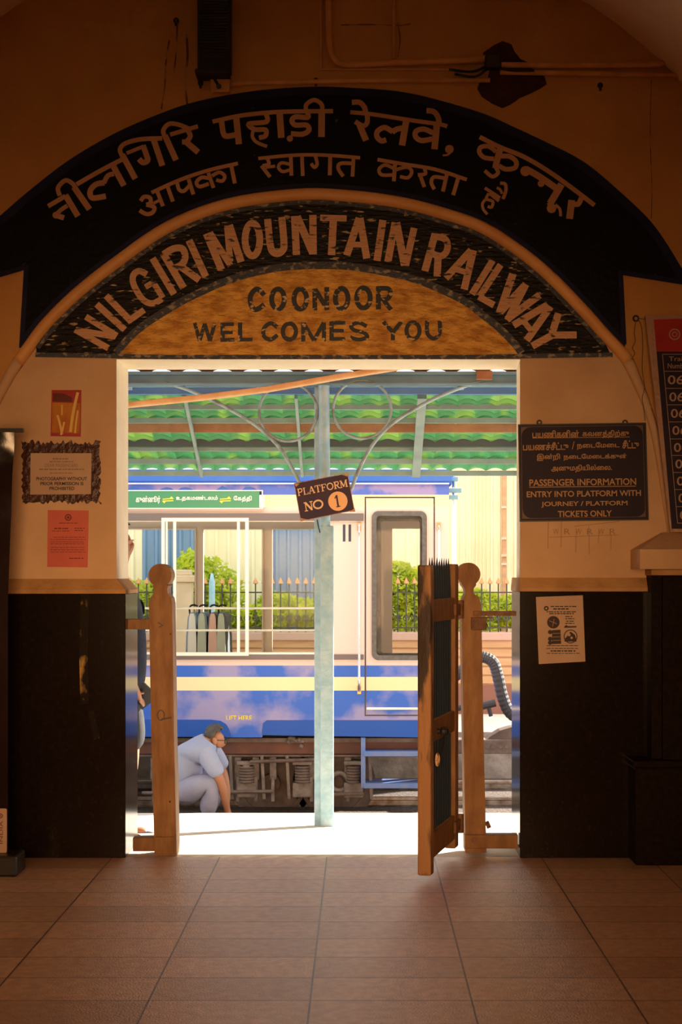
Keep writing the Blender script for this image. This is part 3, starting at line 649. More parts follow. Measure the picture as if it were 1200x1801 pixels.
# pencil grid scribbled on the plaster
bm = BM(); to = plane(WY - 0.0025)
for x0, x1, y0, y1 in ((965, 964, 918, 965), (988, 987, 916, 963), (1014, 1013, 930, 972), (1036, 1037, 925, 975), (1054, 1053, 930, 955), (1075, 1075, 940, 967)): ribbon(bm, [(x0, y0), (x1, y1)], 0.8, to)
ribbon(bm, [(966, 945), (1088, 941)], 0.7, to); ribbon(bm, [(1010, 926), (1090, 917)], 0.7, to)
for i, ch in enumerate('WRWRWR'): text_box(bm, ch, 973 + i*20, 930, 983 + i*20, 940, to, -0.012)
tag(obj('pencil_scribble', bm, M['pencil'], base=tuple(P(1025, 945, WY)), recalc=False), 'pencil grid of letters scribbled on plaster under the navy board', 'graffiti')
# scuffed strips on the granite
bm = BM(); to = plane(7.9035)
ribbon(bm, [(150, 1045), (148, 1100), (147, 1160), (149, 1238)], 15, to); ribbon(bm, [(160, 1250), (171, 1300)], 11, to)
tag(obj('scuff_mark', bm, M['worn'], base=tuple(P(150, 1150, 7.9035)), recalc=False), 'vertical yellowish scuff worn into the dark granite left of the doorway', 'scuff')

# roll-up banner at the left edge
Yr = 7.52
o = thing('roll_up_banner', 'tall black roll-up banner stand at the left edge of the hall', 'banner stand', (P(0, 0, Yr).x, Yr, 0))
bm = BM(); beam(bm, P(-160, 757, Yr), P(41, 757, Yr), 0.03, 0.02); obj('top_rail', bm, M['blackplastic'], o)
bm = BM(); nx, nz = 6, 30
xl, xr1, xr2 = P(-150, 0, Yr).x, P(25, 0, Yr).x, P(14, 0, Yr).x; z1, z0 = P(0, 759, Yr).z, 0.12
g = [[bm.verts.new((xl + ((xr1 + (xr2 - xr1)*min(1, j/12)) - xl)*i/nx, Yr + 0.02*math.exp(-j*0.35)*math.sin(i*2.1 + j*1.3), z1 + (z0 - z1)*j/nz)) for i in range(nx + 1)] for j in range(nz + 1)]
for j in range(nz):
    for i in range(nx): bm.faces.new((g[j][i], g[j][i+1], g[j+1][i+1], g[j+1][i]))
obj('banner_sheet', bm, M['bannerblack'], o, smooth=True)
bm = BM(); bx(bm, P(-170, 0, Yr).x, P(38, 0, Yr).x, Yr - 0.11, Yr + 0.09, 0.0, 0.105, 0.012); obj('base', bm, M['blackplastic'], o)
bm = BM(); cyl(bm, (xl + 0.3, Yr + 0.05, 0.08), (xl + 0.3, Yr + 0.05, z1), 0.009); obj('support_pole', bm, M['blackplastic'], o)
bm = BM(); Yl = Yr - 0.012; slab(bm, [pxl(rrect(-70, 1422, 12, 1500, 3), Yl)], Yl, Yl + 0.004); lab = obj('label_card', bm, M['paper'], o)
bm = BM(); to = plane(Yl - 0.002); ribbon(bm, circ(1, 1435, 3.4, 16), 1.6, to, True); blob(bm, 1, 1435, 1.2, to)
text_box(bm, 'INDIA', 0, 0, 40, 6, lambda x, y: P(-1 + y, 1484 - x, Yl - 0.002), 0.0); obj('print', bm, M['inkpink'], lab, recalc=False)

# loudspeaker and conduits high on the wall
o = thing('loudspeaker', 'black column loudspeaker fixed high on the ochre wall', 'loudspeaker', tuple(P(375, 60, 7.85)))
bm = BM(); q0, q1 = P(347, 122, 7.80), P(405, -70, 7.80); bx(bm, q0.x, q1.x, 7.80, 7.92, q0.z, q1.z, 0.01); obj('case', bm, M['speakerblack'], o)
bm = BM(); q0, q1 = P(352, 112, 7.795), P(400, -66, 7.795)
for k in range(34):
    z = q0.z + (q1.z - q0.z)*k/34; bx(bm, q0.x, q1.x, 7.793, 7.80, z, z + 0.008)
obj('grille', bm, M['black'], o)
bm = BM(); q0, q1 = P(343, 130, 7.80), P(403, 121, 7.80); bx(bm, q0.x, q1.x, 7.79, 7.92, q0.z, q1.z, 0.008); obj('end_cap', bm, M['speakerblack'], o)
o = thing('junction_box', 'small square junction box under the black loudspeaker', 'junction box', tuple(P(386, 150, 7.9)))
bm = BM(); q0, q1 = P(370, 163, 7.9), P(405, 133, 7.9); bx(bm, q0.x, q1.x, 7.885, 7.93, q0.z, q1.z, 0.006); obj('box', bm, M['conduit'], o)
bm = BM(); cyl(bm, P(385, 152, 7.887), P(385, 152, 7.875), 0.014); obj('knock_out', bm, M['black'], o)
bm = BM(); tube(bm, [P(x, y, 7.88) for x, y in ((384, 150), (378, 140), (374, 128))], 0.008, 6); obj('cable', bm, M['black'], o)
def pipe(pts, r, m, label, y=None):
    bm = BM(); tube(bm, [P(a, b, (y or WY - r)) for a, b in pts], r, 10)
    return tag(obj('conduit_pipe', bm, m, base=tuple(P(*pts[0], WY)), smooth=True), label, 'conduit')
pipe([(405, 149), (430, 146), (640, 142), (862, 141)], 0.013, M['conduit'], 'long conduit from the junction box, just above the black arch')
pipe(smooth_pts([(578, -60), (579, 70), (588, 103), (612, 114), (700, 110), (832, 106), (858, 100)], 4), 0.017, M['conduit'], 'conduit that drops from the vault and bends towards the broken plaster patch')
pipe([(693, -60), (693, 104)], 0.009, M['conduit'], 'thin straight conduit coming down to the horizontal run')
pipe([(565, -60), (565, 122), (750, 122), (852, 124)], 0.007, M['conduit'], 'thin square-cornered conduit outlining the thicker bent pipe')
pipe(smooth_pts([(868, 114), (960, 115), (1140, 114), (1168, 108), (1186, 98)], 4), 0.016, M['conduit'], 'upper of two conduits right of the broken patch, curling up at its end')
pipe([(880, 127), (1000, 129), (1230, 133)], 0.014, M['conduit'], 'lower of two conduits right of the broken patch, running straight on')
o = thing('cable_joint', 'dark tangled cable joint in the broken plaster patch', 'cable joint', tuple(P(872, 110, WY)))
bm = BM(); q0, q1 = P(853, 122, 7.9), P(882, 96, 7.9); bx(bm, q0.x, q1.x, 7.87, 7.93, q0.z, q1.z, 0.012); obj('box', bm, M['black'], o)
bm = BM()
for pts in ([(852, 118), (830, 126), (790, 122)], [(856, 122), (835, 135), (800, 130)], [(880, 120), (905, 124), (940, 124)]): tube(bm, [P(x, y, 7.9) for x, y in smooth_pts(pts, 4)], 0.007, 6)
obj('cable', bm, M['black'], o)
for i, (x, y, lb) in enumerate(((310, 36, 'dark wall plug left of the loudspeaker, the higher one'), (353, 146, 'dark wall plug beside the junction box'), (1056, 150, 'dark wall clip hanging below the right conduits'), (556, 142, 'dark saddle clip on the long conduit above the arch'))):
    bm = BM(); ellipsoid(bm, P(x, y, WY - 0.008), 0.016, 0.014, 0.016, 10, 6); bx(bm, P(x, y, WY).x - 0.006, P(x, y, WY).x + 0.006, WY - 0.014, WY, P(x, y, WY).z - 0.03, P(x, y, WY).z)
    tag(obj('wall_plug', bm, M['black'], base=tuple(P(x, y, WY))), lb, 'wall plug')

# ------------------------------------------------------------------ GATE
def wood_post(name, label, pts, Y0, Y1, bev=0.008):
    o = thing(name, label, 'gatepost', (P(pts[0][0], 0, Y0).x, Y0, 0))
    bm = BM(); slab(bm, [pxl(pts, Y0)], Y0, Y1)
    es = [e for e in bm.edges if abs(e.verts[0].co.y - e.verts[1].co.y) < 1e-5 and len(e.link_faces) == 2 and abs(e.link_faces[0].normal.dot(e.link_faces[1].normal)) < 0.5]
    bm.normal_update()
    obj('post', bm, M['gatewood'], o); return o
Yg0, Yg1 = 7.95, 8.10
def head(cx, cy, r, a0, a1, n=18):
    return [(cx + r*math.cos(math.radians(a0 + (a1-a0)*i/n)), cy - r*math.sin(math.radians(a0 + (a1-a0)*i/n))) for i in range(n + 1)]
lp = [(272, 1505), (266, 1290), (262, 1062), (264, 1052), (270, 1044), (271, 1036), (268, 1030)] + head(281.5, 1012, 20.5, 235, -55) + [(296, 1030), (294, 1036), (295, 1044), (301, 1052), (303, 1062), (306, 1290), (311, 1505)]
o = wood_post('gatepost', 'weathered timber gatepost with a round disc head, beside the left jamb', lp, Yg0, Yg1)
bm = BM(); q0, q1 = P(222, 1107, 8.0), P(268, 1089, 8.0); bx(bm, q0.x, q1.x, 7.99, 8.06, q0.z, q1.z, 0.004); obj('upper_brace', bm, M['gatewood'], o)
bm = BM(); q0, q1 = P(234, 1497, 8.0), P(275, 1473, 8.0); bx(bm, q0.x, q1.x, 7.99, 8.06, q0.z, q1.z, 0.004); bx(bm, P(272, 0, 7.94).x, P(306, 0, 7.94).x, 7.937, 7.96, P(0, 1503, 7.94).z, P(0, 1472, 7.94).z, 0.003); obj('lower_brace', bm, M['gatewood'], o)
bm = BM(); to = plane(Yg0 - 0.002); ribbon(bm, circ(283, 1258, 6, 14, 9), 1.6, to, True); ribbon(bm, [(284, 1265), (302, 1262)], 3, to); ribbon(bm, [(278, 1095), (286, 1100), (280, 1103)], 2, to); blob(bm, 299, 1410, 2, to); blob(bm, 300, 1115, 1.8, to)
obj('carved_mark', bm, M['black'], o, recalc=False)
rp_ = [(819, 1500), (816, 1300), (812, 1075), (812, 1062), (815, 1052), (819, 1044), (818, 1036), (813, 1029)] + head(825, 1010, 20.5, 232, -52) + [(838, 1029), (833, 1036), (833, 1044), (843, 1050), (846, 1062), (847, 1075), (851, 1300), (856, 1500)]
o = wood_post('gatepost', 'timber gatepost with a round disc head carrying the open gate', rp_, Yg0 + 0.02, Yg1 + 0.04)
bm = BM(); q0, q1 = P(845, 1490, 8.0), P(914, 1466, 8.0); bx(bm, P(818, 0, 7.95).x, q1.x - 0.012, 7.955, 8.03, q0.z, q1.z, 0.004); obj('lower_brace', bm, M['gatewood'], o)
bm = BM(); bx(bm, P(833, 0, 7.95).x, P(912, 0, 7.95).x - 0.01, 7.95, 8.02, P(0, 1083, 7.95).z, P(0, 1075, 7.95).z, 0.002); bx(bm, P(829, 0, 7.95).x, P(856, 0, 7.95).x, 7.94, 8.03, P(0, 1108, 7.95).z, P(0, 1086, 7.95).z, 0.004); bx(bm, P(840, 0, 7.95).x, P(866, 0, 7.95).x, 7.945, 7.99, P(0, 1088, 7.95).z, P(0, 1085, 7.95).z); obj('iron_strap', bm, M['hinge'], o)
bm = BM(); cyl(bm, P(835, 1478, 7.955), P(835, 1478, 7.94), 0.016, 14); obj('bolt', bm, M['hinge'], o); bm = BM(); cyl(bm, P(855, 1452, 7.99), P(862, 1449, 7.99), 0.02, 10); obj('bolt', bm, M['hinge'], o)

# open leaf, swung into the hall
g0 = V((0.506, 7.94, 0)); g1 = V((0.318, 7.245, 0))     # hinge side, free side
gd = (g1 - g0).normalized(); gn = V((-gd.y, gd.x, 0))
def gp(t, n, z): p = g0 + gd*t + gn*n; return V((p.x, p.y, z))
GL = (g1 - g0).length
gate = thing('wooden_gate', 'open timber gate leaf with dark iron bars, swung into the hall', 'gate', (g0.x, g0.y, 0))
def gbox(bm, t0, t1, n0, n1, z0, z1, bev=0.006):
    vs = [bm.verts.new(gp(*q)) for q in ((t0,n0,z0),(t1,n0,z0),(t1,n1,z0),(t0,n1,z0),(t0,n0,z1),(t1,n0,z1),(t1,n1,z1),(t0,n1,z1))]
    fs = [bm.faces.new([vs[i] for i in q]) for q in ((0,1,5,4),(1,2,6,5),(2,3,7,6),(3,0,4,7),(4,5,6,7),(3,2,1,0))]
    if bev: bmesh.ops.bevel(bm, geom=list({e for f in fs for e in f.edges}), offset=bev, segments=2, profile=0.5, affect='EDGES')
bm = BM(); gbox(bm, GL - 0.075, GL, -0.034, 0.034, 0.04, 1.575, 0.008); obj('meeting_stile', bm, M['gateworn'], gate)
bm = BM(); gbox(bm, 0, 0.085, -0.03, 0.03, 0.06, 1.585, 0.008); obj('hinge_stile', bm, M['gatewood'], gate)
for z0, z1 in ((1.29, 1.405), (0.69, 0.80), (0.11, 0.24)):
    bm = BM(); gbox(bm, 0.06, GL - 0.06, -0.026, 0.026, z0, z1); obj('rail', bm, M['gatewood'], gate)
for k in range(9):
    t = 0.125 + k*(GL - 0.25)/8
    bm = BM(); tube(bm, [gp(t, 0, 0.22), gp(t, 0, 1.44), gp(t, 0, 1.54 + 0.02*(k % 2)), gp(t, 0, 1.615)], [0.0125, 0.0125, 0.009, 0.0008], 8); obj('iron_bar', bm, M['gateiron'], gate)
for z in (1.34, 0.18):
    bm = BM(); gbox(bm, -0.03, 0.12, 0.026, 0.042, z - 0.03, z + 0.03, 0.003); cyl(bm, gp(-0.022, 0.028, z - 0.05), gp(-0.022, 0.028, z + 0.05), 0.026, 12); obj('hinge', bm, M['hinge'], gate)
bm = BM(); cyl(bm, gp(GL - 0.19, 0.026, 0.735), gp(GL - 0.19, 0.055, 0.735), 0.014, 12); ellipsoid(bm, gp(GL - 0.19, 0.062, 0.735), 0.026, 0.026, 0.026, 12, 8); tube(bm, smooth_pts([gp(GL - 0.19, 0.06, 0.72), gp(GL - 0.15, 0.066, 0.67), gp(GL - 0.125, 0.06, 0.60)], 4), 0.006, 6); obj('latch', bm, M['black'], gate)
cc = gp(GL - 0.13, 0.04, 0.60)
bm = BM()
rg = [cc + gd*(0.028*math.cos(a)) + V((0, 0, 0.028*math.sin(a))) for a in [2*math.pi*i/20 for i in range(21)]]
tube(bm, rg, 0.007, 8); obj('pull_ring', bm, M['signcream'], gate)

# ------------------------------------------------------------------ PLATFORM FURNITURE
Yq = 9.58
zb = 1.53 - 443*Yq/F
post = thing('canopy_post', 'pale blue steel canopy post with two scroll rings, at the platform middle', 'post', (P(569, 0, Yq).x, Yq, zb))
# channel-like pole: round tube with a flat flange
bm = BM(); xa = P(570, 0, Yq).x; hw = 17*Yq/F
bx(bm, xa - hw, xa + 0.1*hw, Yq + 0.005, Yq + 0.10, zb - 0.05, 2.80, 0.006)
bx(bm, xa - 0.35*hw, xa + hw, Yq - 0.045, Yq + 0.03, zb - 0.05, P(0, 925, Yq).z, 0.006)
cyl(bm, (xa + 0.1*hw, Yq - 0.01, P(0, 930, Yq).z), (xa, Yq - 0.01, 2.80), 0.036, 16)
obj('pole', bm, M['postblue'], post)
for cx, cy in ((507, 725), (637, 720)):
    bm = BM(); rr = 51*Yq/F; torus(bm, P(cx, cy, Yq - 0.01), rr, 0.0095, n=48, m=8); obj('scroll_ring', bm, M['ring'], post, smooth=True)
for pts in ([(288, 673), (330, 685), (390, 712), (450, 748), (490, 785), (515, 825), (528, 852)], [(862, 666), (810, 682), (750, 708), (690, 745), (655, 783), (632, 825), (618, 862)]):
    bm = BM(); tube(bm, [P(x, y, Yq - 0.01) for x, y in smooth_pts(pts, 5)], 0.012, 8); obj('curved_bracket', bm, M['ring'], post, smooth=True)
# the platform number plate hanging askew in front of the pole
Ys = Yq - 0.075
plate = thing('platform_sign', 'maroon number plate hanging askew on the pale blue post', 'sign', tuple(P(570, 875, Ys)))
bm = BM(); slab(bm, [pxl([(517, 850), (612, 832), (624, 897.5), (529, 917)], Ys)], Ys, Ys + 0.006); obj('plate', bm, M['signmaroon'], plate)
bm = BM(); to = plane(Ys - 0.002); k = 8.571
for p4 in (((150,262),(235,262),(180,310)), ((870,130),(962,105),(965,160)), ((1065,630),(1072,685),(980,690)), ((250,780),(340,800),(255,832))): bm.faces.new([bm.verts.new(to(500 + x/k, 820 + y/k)) for x, y in p4])
ribbon(bm, [(517.5, 850.5), (611.5, 832.5), (623.5, 897), (529.5, 916.5)], 0.9, to, True)
obj('rusty_edge', bm, M['rustchip'], plate, recalc=False)
# serif capitals drawn stroke by stroke on the tilted plate
def serif(bm, ch, bl_, ux, uy, to):
    G = {'P': [(.2,[(.25,0),(.25,1)]),(.1,[(.05,.03),(.45,.03)]),(.1,[(.05,.97),(.45,.97)]),(.16,[(.3,.95),(.75,.95),(.88,.73),(.75,.5),(.3,.48)],0)],
         'L': [(.2,[(.25,0),(.25,1)]),(.1,[(.05,.97),(.5,.97)]),(.1,[(.05,.04),(.9,.04)]),(.1,[(.88,.02),(.93,.3)])],
         'A': [(.1,[(.12,.02),(.5,1)]),(.2,[(.5,1),(.85,.02)]),(.1,[(.25,.35),(.7,.35)]),(.1,[(0,.03),(.28,.03)]),(.1,[(.65,.03),(1,.03)])],
         'T': [(.2,[(.5,0),(.5,1)]),(.1,[(.05,.96),(.95,.96)]),(.1,[(.07,.98),(.04,.72)]),(.1,[(.93,.98),(.96,.72)]),(.1,[(.3,.03),(.7,.03)])],
         'F': [(.2,[(.25,0),(.25,1)]),(.1,[(.05,.96),(.9,.96)]),(.1,[(.88,.98),(.92,.72)]),(.1,[(.25,.52),(.65,.52)]),(.08,[(.65,.65),(.65,.4)]),(.1,[(.05,.03),(.5,.03)])],
         'R': [(.2,[(.25,0),(.25,1)]),(.1,[(.05,.03),(.45,.03)]),(.1,[(.05,.97),(.45,.97)]),(.15,[(.3,.95),(.7,.95),(.82,.75),(.7,.52),(.3,.5)],0),(.17,[(.5,.5),(.85,.04)]),(.1,[(.75,.03),(1.02,.03)])],
         'M': [(.09,[(.14,0),(.17,1)]),(.17,[(.17,1),(.5,.08)]),(.09,[(.5,.08),(.82,1)]),(.18,[(.83,1),(.86,0)]),(.09,[(0,.03),(.28,.03)]),(.09,[(.7,.03),(1.02,.03)]),(.09,[(0,.97),(.2,.97)]),(.09,[(.8,.97),(1,.97)])],
         'N': [(.1,[(.18,0),(.18,1)]),(.2,[(.18,1),(.82,.02)]),(.1,[(.82,0),(.82,1)]),(.1,[(0,.03),(.36,.03)]),(.1,[(0,.97),(.24,.97)]),(.1,[(.65,.97),(1,.97)])],
         'O': [(.15,[(.5+.42*math.cos(2*math.pi*i/24),.5+.45*math.sin(2*math.pi*i/24)) for i in range(25)])],
         '1': [(.26,[(.52,0),(.52,1)]),(.14,[(.2,.05),(.85,.05)]),(.16,[(.5,.95),(.18,.75)])]}[ch]
    m = lambda u, v: (bl_[0] + ux[0]*u + uy[0]*v, bl_[1] + ux[1]*u + uy[1]*v)
    wl = math.hypot(*ux)
    for g in G:
        pts = [m(*p) for p in (smooth_pts(g[1], 3) if len(g) > 2 else g[1])]
        ribbon(bm, pts, g[0]*wl, to)
bm = BM(); to = plane(Ys - 0.003)
ax, ay = (0.982, -0.188), (-0.16, -0.985)
x0, y0 = 524.0, 872.6
wds = [('P', 10), ('L', 9.5), ('A', 11.5), ('T', 10.5), ('F', 10), ('O', 12), ('R', 11), ('M', 13.5)]
adv = 0
for ch, w in wds:
    serif(bm, ch, (x0 + ax[0]*adv, y0 + ax[1]*adv), (ax[0]*w, ax[1]*w), (ay[0]*12.5, ay[1]*12.5), to); adv += w + 0.25
serif(bm, 'N', (536.5, 899.5), (ax[0]*16, ax[1]*16), (ay[0]*15.5, ay[1]*15.5), to); serif(bm, 'O', (551.5, 896.5), (ax[0]*19, ax[1]*19), (ay[0]*15.5, ay[1]*15.5), to)
obj('lettering', bm, M['signcream'], plate, recalc=False)
bm = BM(); blob(bm, 594.5, 881.5, 17, to, 36); obj('number_disc', bm, M['signorange'], plate, recalc=False)
bm = BM(); serif(bm, '1', (589.5, 893), (ax[0]*11.5, ax[1]*11.5), (ay[0]*21.5, ay[1]*21.5), plane(Ys - 0.0045)); obj('numeral', bm, M['signmaroon'], plate, recalc=False)
bm = BM(); tube(bm, [P(x, y, Ys + 0.01) for x, y in ((558, 914), (560, 925), (563, 937))], 0.004, 6); obj('wire', bm, M['black'], plate)

# canopy: beam, girder, sloping green sheets on purlins and rafters
can = thing('platform_canopy', 'platform canopy of green profiled sheets on purlins over the train side', 'canopy', (-0.5, 9.6, 2.75))
cx0, cx1 = -4.2, 6.0
bm = BM(); zt, zb2 = P(0, 655, Yq).z, P(0, 679, Yq).z
bx(bm, cx0, cx1, Yq - 0.05, Yq + 0.06, zt - 0.02, zt); bx(bm, cx0, cx1, Yq - 0.05, Yq + 0.06, zb2, zb2 + 0.014); bx(bm, cx0, cx1, Yq - 0.012, Yq + 0.012, zb2, zt)
obj('main_beam', bm, M['beamgrey'], can)
bm = BM(); Yz = 9.86; bx(bm, cx0, cx1, Yz, Yz + 0.05, P(0, 693, Yz).z, P(0, 668, Yz).z); gr = obj('blue_girder', bm, M['beamblue'], can)
for px in (229, 456, 812):
    bm = BM(); q0, q1 = P(px - 4, 686, Yz), P(px + 4, 672, Yz); bx(bm, q0.x, q1.x, Yz - 0.006, Yz, q0.z, q1.z); obj('cleat', bm, M['beamwhite'], gr)
A0, A1 = V((0, 9.92, P(0, 688, 9.92).z + 0.01)), V((0, 10.95, P(0, 829, 10.95).z))
nc = 7
for k in range(nc):
    pa, pb = A0.lerp(A1, k/nc), A0.lerp(A1, (k+1)/nc)
    step = 0.028; n = 540; bm = BM(); rows = []
    for (y, z) in ((pa.y, pa.z), (pa.y + 0.004, pa.z - step if k else pa.z), (pa.y + 0.06, pa.z - step*0.9 if k else pa.z - .004), (pb.y + 0.004, pb.z + 0.0)):
        rows.append([bm.verts.new((cx0 + (cx1 - cx0)*i/n, y, z + 0.026*abs(math.sin(math.pi*(cx0 + (cx1 - cx0)*i/n)/0.135))**0.8)) for i in range(n + 1)])
    for r0, r1 in zip(rows, rows[1:]):
        for i in range(n): bm.faces.new((r0[i], r0[i+1], r1[i+1], r1[i]))
    obj('roof_course', bm, M['greensheet'], can, smooth=False)
def on_slope(yp):     # parameter along the slope seen at photo row yp
    for i in range(400):
        p = A0.lerp(A1, i/400)
        if CY - (p.z - H)*F/p.y >= yp: return p
    return A1
for yp, h, m in ((712, 8, 'purlin'), (736, 8, 'purlin'), (749, 15, 'rust'), (775, 14, 'darkpurlin'), (787, 5, 'purlin'), (808, 8, 'purlin'), (829, 8, 'purlin')):
    p = on_slope(yp); hh = h*p.y/F
    bm = BM(); bx(bm, cx0, cx1, p.y - 0.012, p.y + 0.03, p.z - 0.015 - hh*0.5, p.z - 0.012 + hh*0.5); obj('purlin', bm, M[m], can)
for x, w in ((-1.95, 0.02), (-1.18, 0.022), (-0.43, 0.02), (0.42, 0.062), (1.2, 0.03), (2.0, 0.03), (2.8, 0.03), (3.6, 0.03), (4.4, 0.03), (5.2, 0.03)):
    bm = BM(); beam(bm, (x, A0.y - 0.03, A0.z - 0.05), (x, A1.y, A1.z - 0.03), w, 0.035); obj('rafter', bm, M['purlin'], can)
bm = BM(); n = 300
ra = [[bm.verts.new((cx0 + (cx1 - cx0)*i/n, y, z + 0.034*abs(math.sin(math.pi*(cx0 + (cx1 - cx0)*i/n)/0.2)))) for i in range(n + 1)] for y, z in ((WB + 0.02, 3.12), (Yq + 0.03, P(0, 656, Yq).z - 0.004))]
for r0, r1 in zip(ra, ra[1:]):
    for i in range(n): bm.faces.new((r0[i], r0[i+1], r1[i+1], r1[i]))
obj('red_sheet', bm, M['redsheet'], can, smooth=False)
bm = BM(); bx(bm, cx0, cx1, 9.3, 10.35, 3.0, 3.02); obj('sun_blocker', bm, M['redsheet'], can)  # added plate, hidden from view, keeps the sun out of the hall
bm = BM(); q0, q1 = P(838, 668, Yq - .06), P(866, 652, Yq - .06); bx(bm, q0.x, q1.x, Yq - 0.075, Yq - 0.05, q0.z, q1.z, 0.004); obj('rusty_bracket_plate', bm, M['rust'], can)
bm = BM(); tube(bm, [P(x, y, 8.75) for x, y in ((160, 723), (228, 712), (350, 700), (470, 685), (590, 664), (700, 646), (780, 630))], 0.019, 10)
tag(obj('wooden_pole', bm, M['bamboo'], base=tuple(P(450, 690, 8.75)), smooth=True), 'bare wooden pole slanting across the top of the doorway outside', 'pole')

# ------------------------------------------------------------------ RAILWAY COACH
YC, YF = 12.3, 14.4
def cp(px, py, Y=YC): return P(px, py, Y)
root = thing('railway_coach', 'blue and pink hill railway coach standing at the platform', 'train coach', (-2.5, 13.35, -0.42))
rz = -0.42
def livery():
    m = bpy.data.materials.new('coach_livery'); m.use_nodes = True; nt = m.node_tree; N = nt.nodes; b = N['Principled BSDF']
    b.inputs['Roughness'].default_value = 0.4; b.inputs['Specular IOR Level'].default_value = 0.25
    tc = N.new('ShaderNodeTexCoord'); sp = N.new('ShaderNodeSeparateXYZ'); nt.links.new(tc.outputs['Object'], sp.inputs[0])
    mr = N.new('ShaderNodeMapRange'); z0, z1 = cp(0, 1310).z - rz, cp(0, 840).z - rz
    mr.inputs['From Min'].default_value = z0; mr.inputs['From Max'].default_value = z1; nt.links.new(sp.outputs['Z'], mr.inputs['Value'])
    rp = N.new('ShaderNodeValToRGB'); cr = rp.color_ramp; cr.interpolation = 'CONSTANT'
    f = lambda y: (cp(0, y).z - rz - z0)/(z1 - z0)
    BLUE, PINK, CREAM = (1, 0, 0, 1), (0, 1, 0, 1), (0, 0, 1, 1)
    st = [(0, BLUE), (f(1215), CREAM), (f(1192), BLUE), (f(1172), PINK), (f(892), CREAM), (f(870), BLUE)]
    while len(cr.elements) < len(st): cr.elements.new(0.5)
    for e, (p, c) in zip(cr.elements, st): e.position = p; e.color = c
    nt.links.new(mr.outputs[0], rp.inputs[0]); sr = N.new('ShaderNodeSeparateColor'); nt.links.new(rp.outputs[0], sr.inputs[0])
    nz = N.new('ShaderNodeTexNoise'); nz.inputs['Scale'].default_value = 2.6; nz.inputs['Detail'].default_value = 5; nt.links.new(tc.outputs['Object'], nz.inputs['Vector'])  # noise mixes pale lavender blotches into the blue, more towards the bottom
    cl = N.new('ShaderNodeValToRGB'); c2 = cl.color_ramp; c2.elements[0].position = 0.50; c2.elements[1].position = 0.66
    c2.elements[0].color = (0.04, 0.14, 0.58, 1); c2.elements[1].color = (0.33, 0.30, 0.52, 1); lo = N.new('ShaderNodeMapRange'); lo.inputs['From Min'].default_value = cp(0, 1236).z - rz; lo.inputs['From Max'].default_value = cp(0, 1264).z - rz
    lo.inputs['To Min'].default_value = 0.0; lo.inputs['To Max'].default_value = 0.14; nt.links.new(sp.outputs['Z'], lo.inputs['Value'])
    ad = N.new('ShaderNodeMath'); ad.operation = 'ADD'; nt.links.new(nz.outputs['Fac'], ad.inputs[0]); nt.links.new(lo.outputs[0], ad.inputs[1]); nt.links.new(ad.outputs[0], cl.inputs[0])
    def mix(fac, a, bcol):
        x = N.new('ShaderNodeMixRGB'); nt.links.new(fac, x.inputs[0])
        if isinstance(a, tuple): x.inputs[1].default_value = a
        else: nt.links.new(a, x.inputs[1])
        if isinstance(bcol, tuple): x.inputs[2].default_value = bcol
        else: nt.links.new(bcol, x.inputs[2])
        return x.outputs[0]
    c = mix(sr.outputs[1], (0, 0, 0, 1), (0.78, 0.60, 0.53, 1)); c = mix(sr.outputs[2], c, (0.88, 0.76, 0.44, 1)); c = mix(sr.outputs[0], c, cl.outputs[0])
    nt.links.new(c, b.inputs['Base Color']); return m
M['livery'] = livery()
M['roofblue'] = mat('coach_roof_blue', (0.05, 0.145, 0.56), 0.6, (0.075, 0.17, 0.54), 3, spec=0.2)
M['rooftop'] = mat('coach_roof_pale_top', (0.62, 0.62, 0.78), 0.5, (0.5, 0.5, 0.68), 6)
M['skirtblue'] = mat('coach_skirt_deep_blue', (0.022, 0.10, 0.45), 0.45, spec=0.2)
M['mural'] = mat('hill_mural_paint', (0.08, 0.14, 0.55), 0.5, (0.32, 0.24, 0.50), 3.2, 4, 0.47, 0.55)
M['frameivory'] = mat('ivory_window_frame_paint', (0.90, 0.80, 0.68), 0.4)
M['gasket'] = mat('grey_rubber_gasket', (0.10, 0.085, 0.08), 0.6, (0.15, 0.13, 0.12), 30)
M['hose'] = mat('dark_ribbed_hose_rubber', (0.035, 0.032, 0.035), 0.55, spec=0.3)
M['drip'] = mat('brown_grey_drip_rail', (0.17, 0.13, 0.125), 0.5)
M['seam'] = mat('dark_panel_seam', (0.05, 0.04, 0.07), 0.6)
M['liner'] = mat('coach_interior_laminate', (0.72, 0.58, 0.44), 0.6)
M['boardgreen'] = mat('green_destination_board', (0.06, 0.25, 0.13), 0.4)
M['white'] = mat('white_paint', (0.85, 0.83, 0.75), 0.5)
M['yellow'] = mat('yellow_paint', (0.85, 0.68, 0.06), 0.5)
M['chrome'] = mat('polished_handrail', (0.75, 0.72, 0.7), 0.15, metal=1.0)
M['brass'] = mat('brass_bracket', (0.6, 0.36, 0.16), 0.35, metal=0.6)
M['stepblue'] = mat('step_blue_paint', (0.09, 0.19, 0.50), 0.45, (0.16, 0.22, 0.42), 10)
M['under'] = mat('grimy_underframe', (0.10, 0.065, 0.05), 0.7, (0.17, 0.12, 0.095), 10, bump=0.3)
M['solebar'] = mat('red_brown_solebar', (0.18, 0.065, 0.04), 0.7, (0.12, 0.05, 0.035), 8)
M['fitting'] = mat('dusty_metal_fitting', (0.25, 0.2, 0.165), 0.6, (0.13, 0.10, 0.085), 14)
M['glass'] = glass('window_glass', refl=0.4)
xe, xw = cp(790, 0).x, -6.2
zbot, zeave = cp(0, 1270).z, cp(0, 852).z
def qz(y): return cp(0, y).z
def qx(x): return cp(x, 0).x
wins = [(qx(150), qx(572)), (qx(-330), qx(90))]
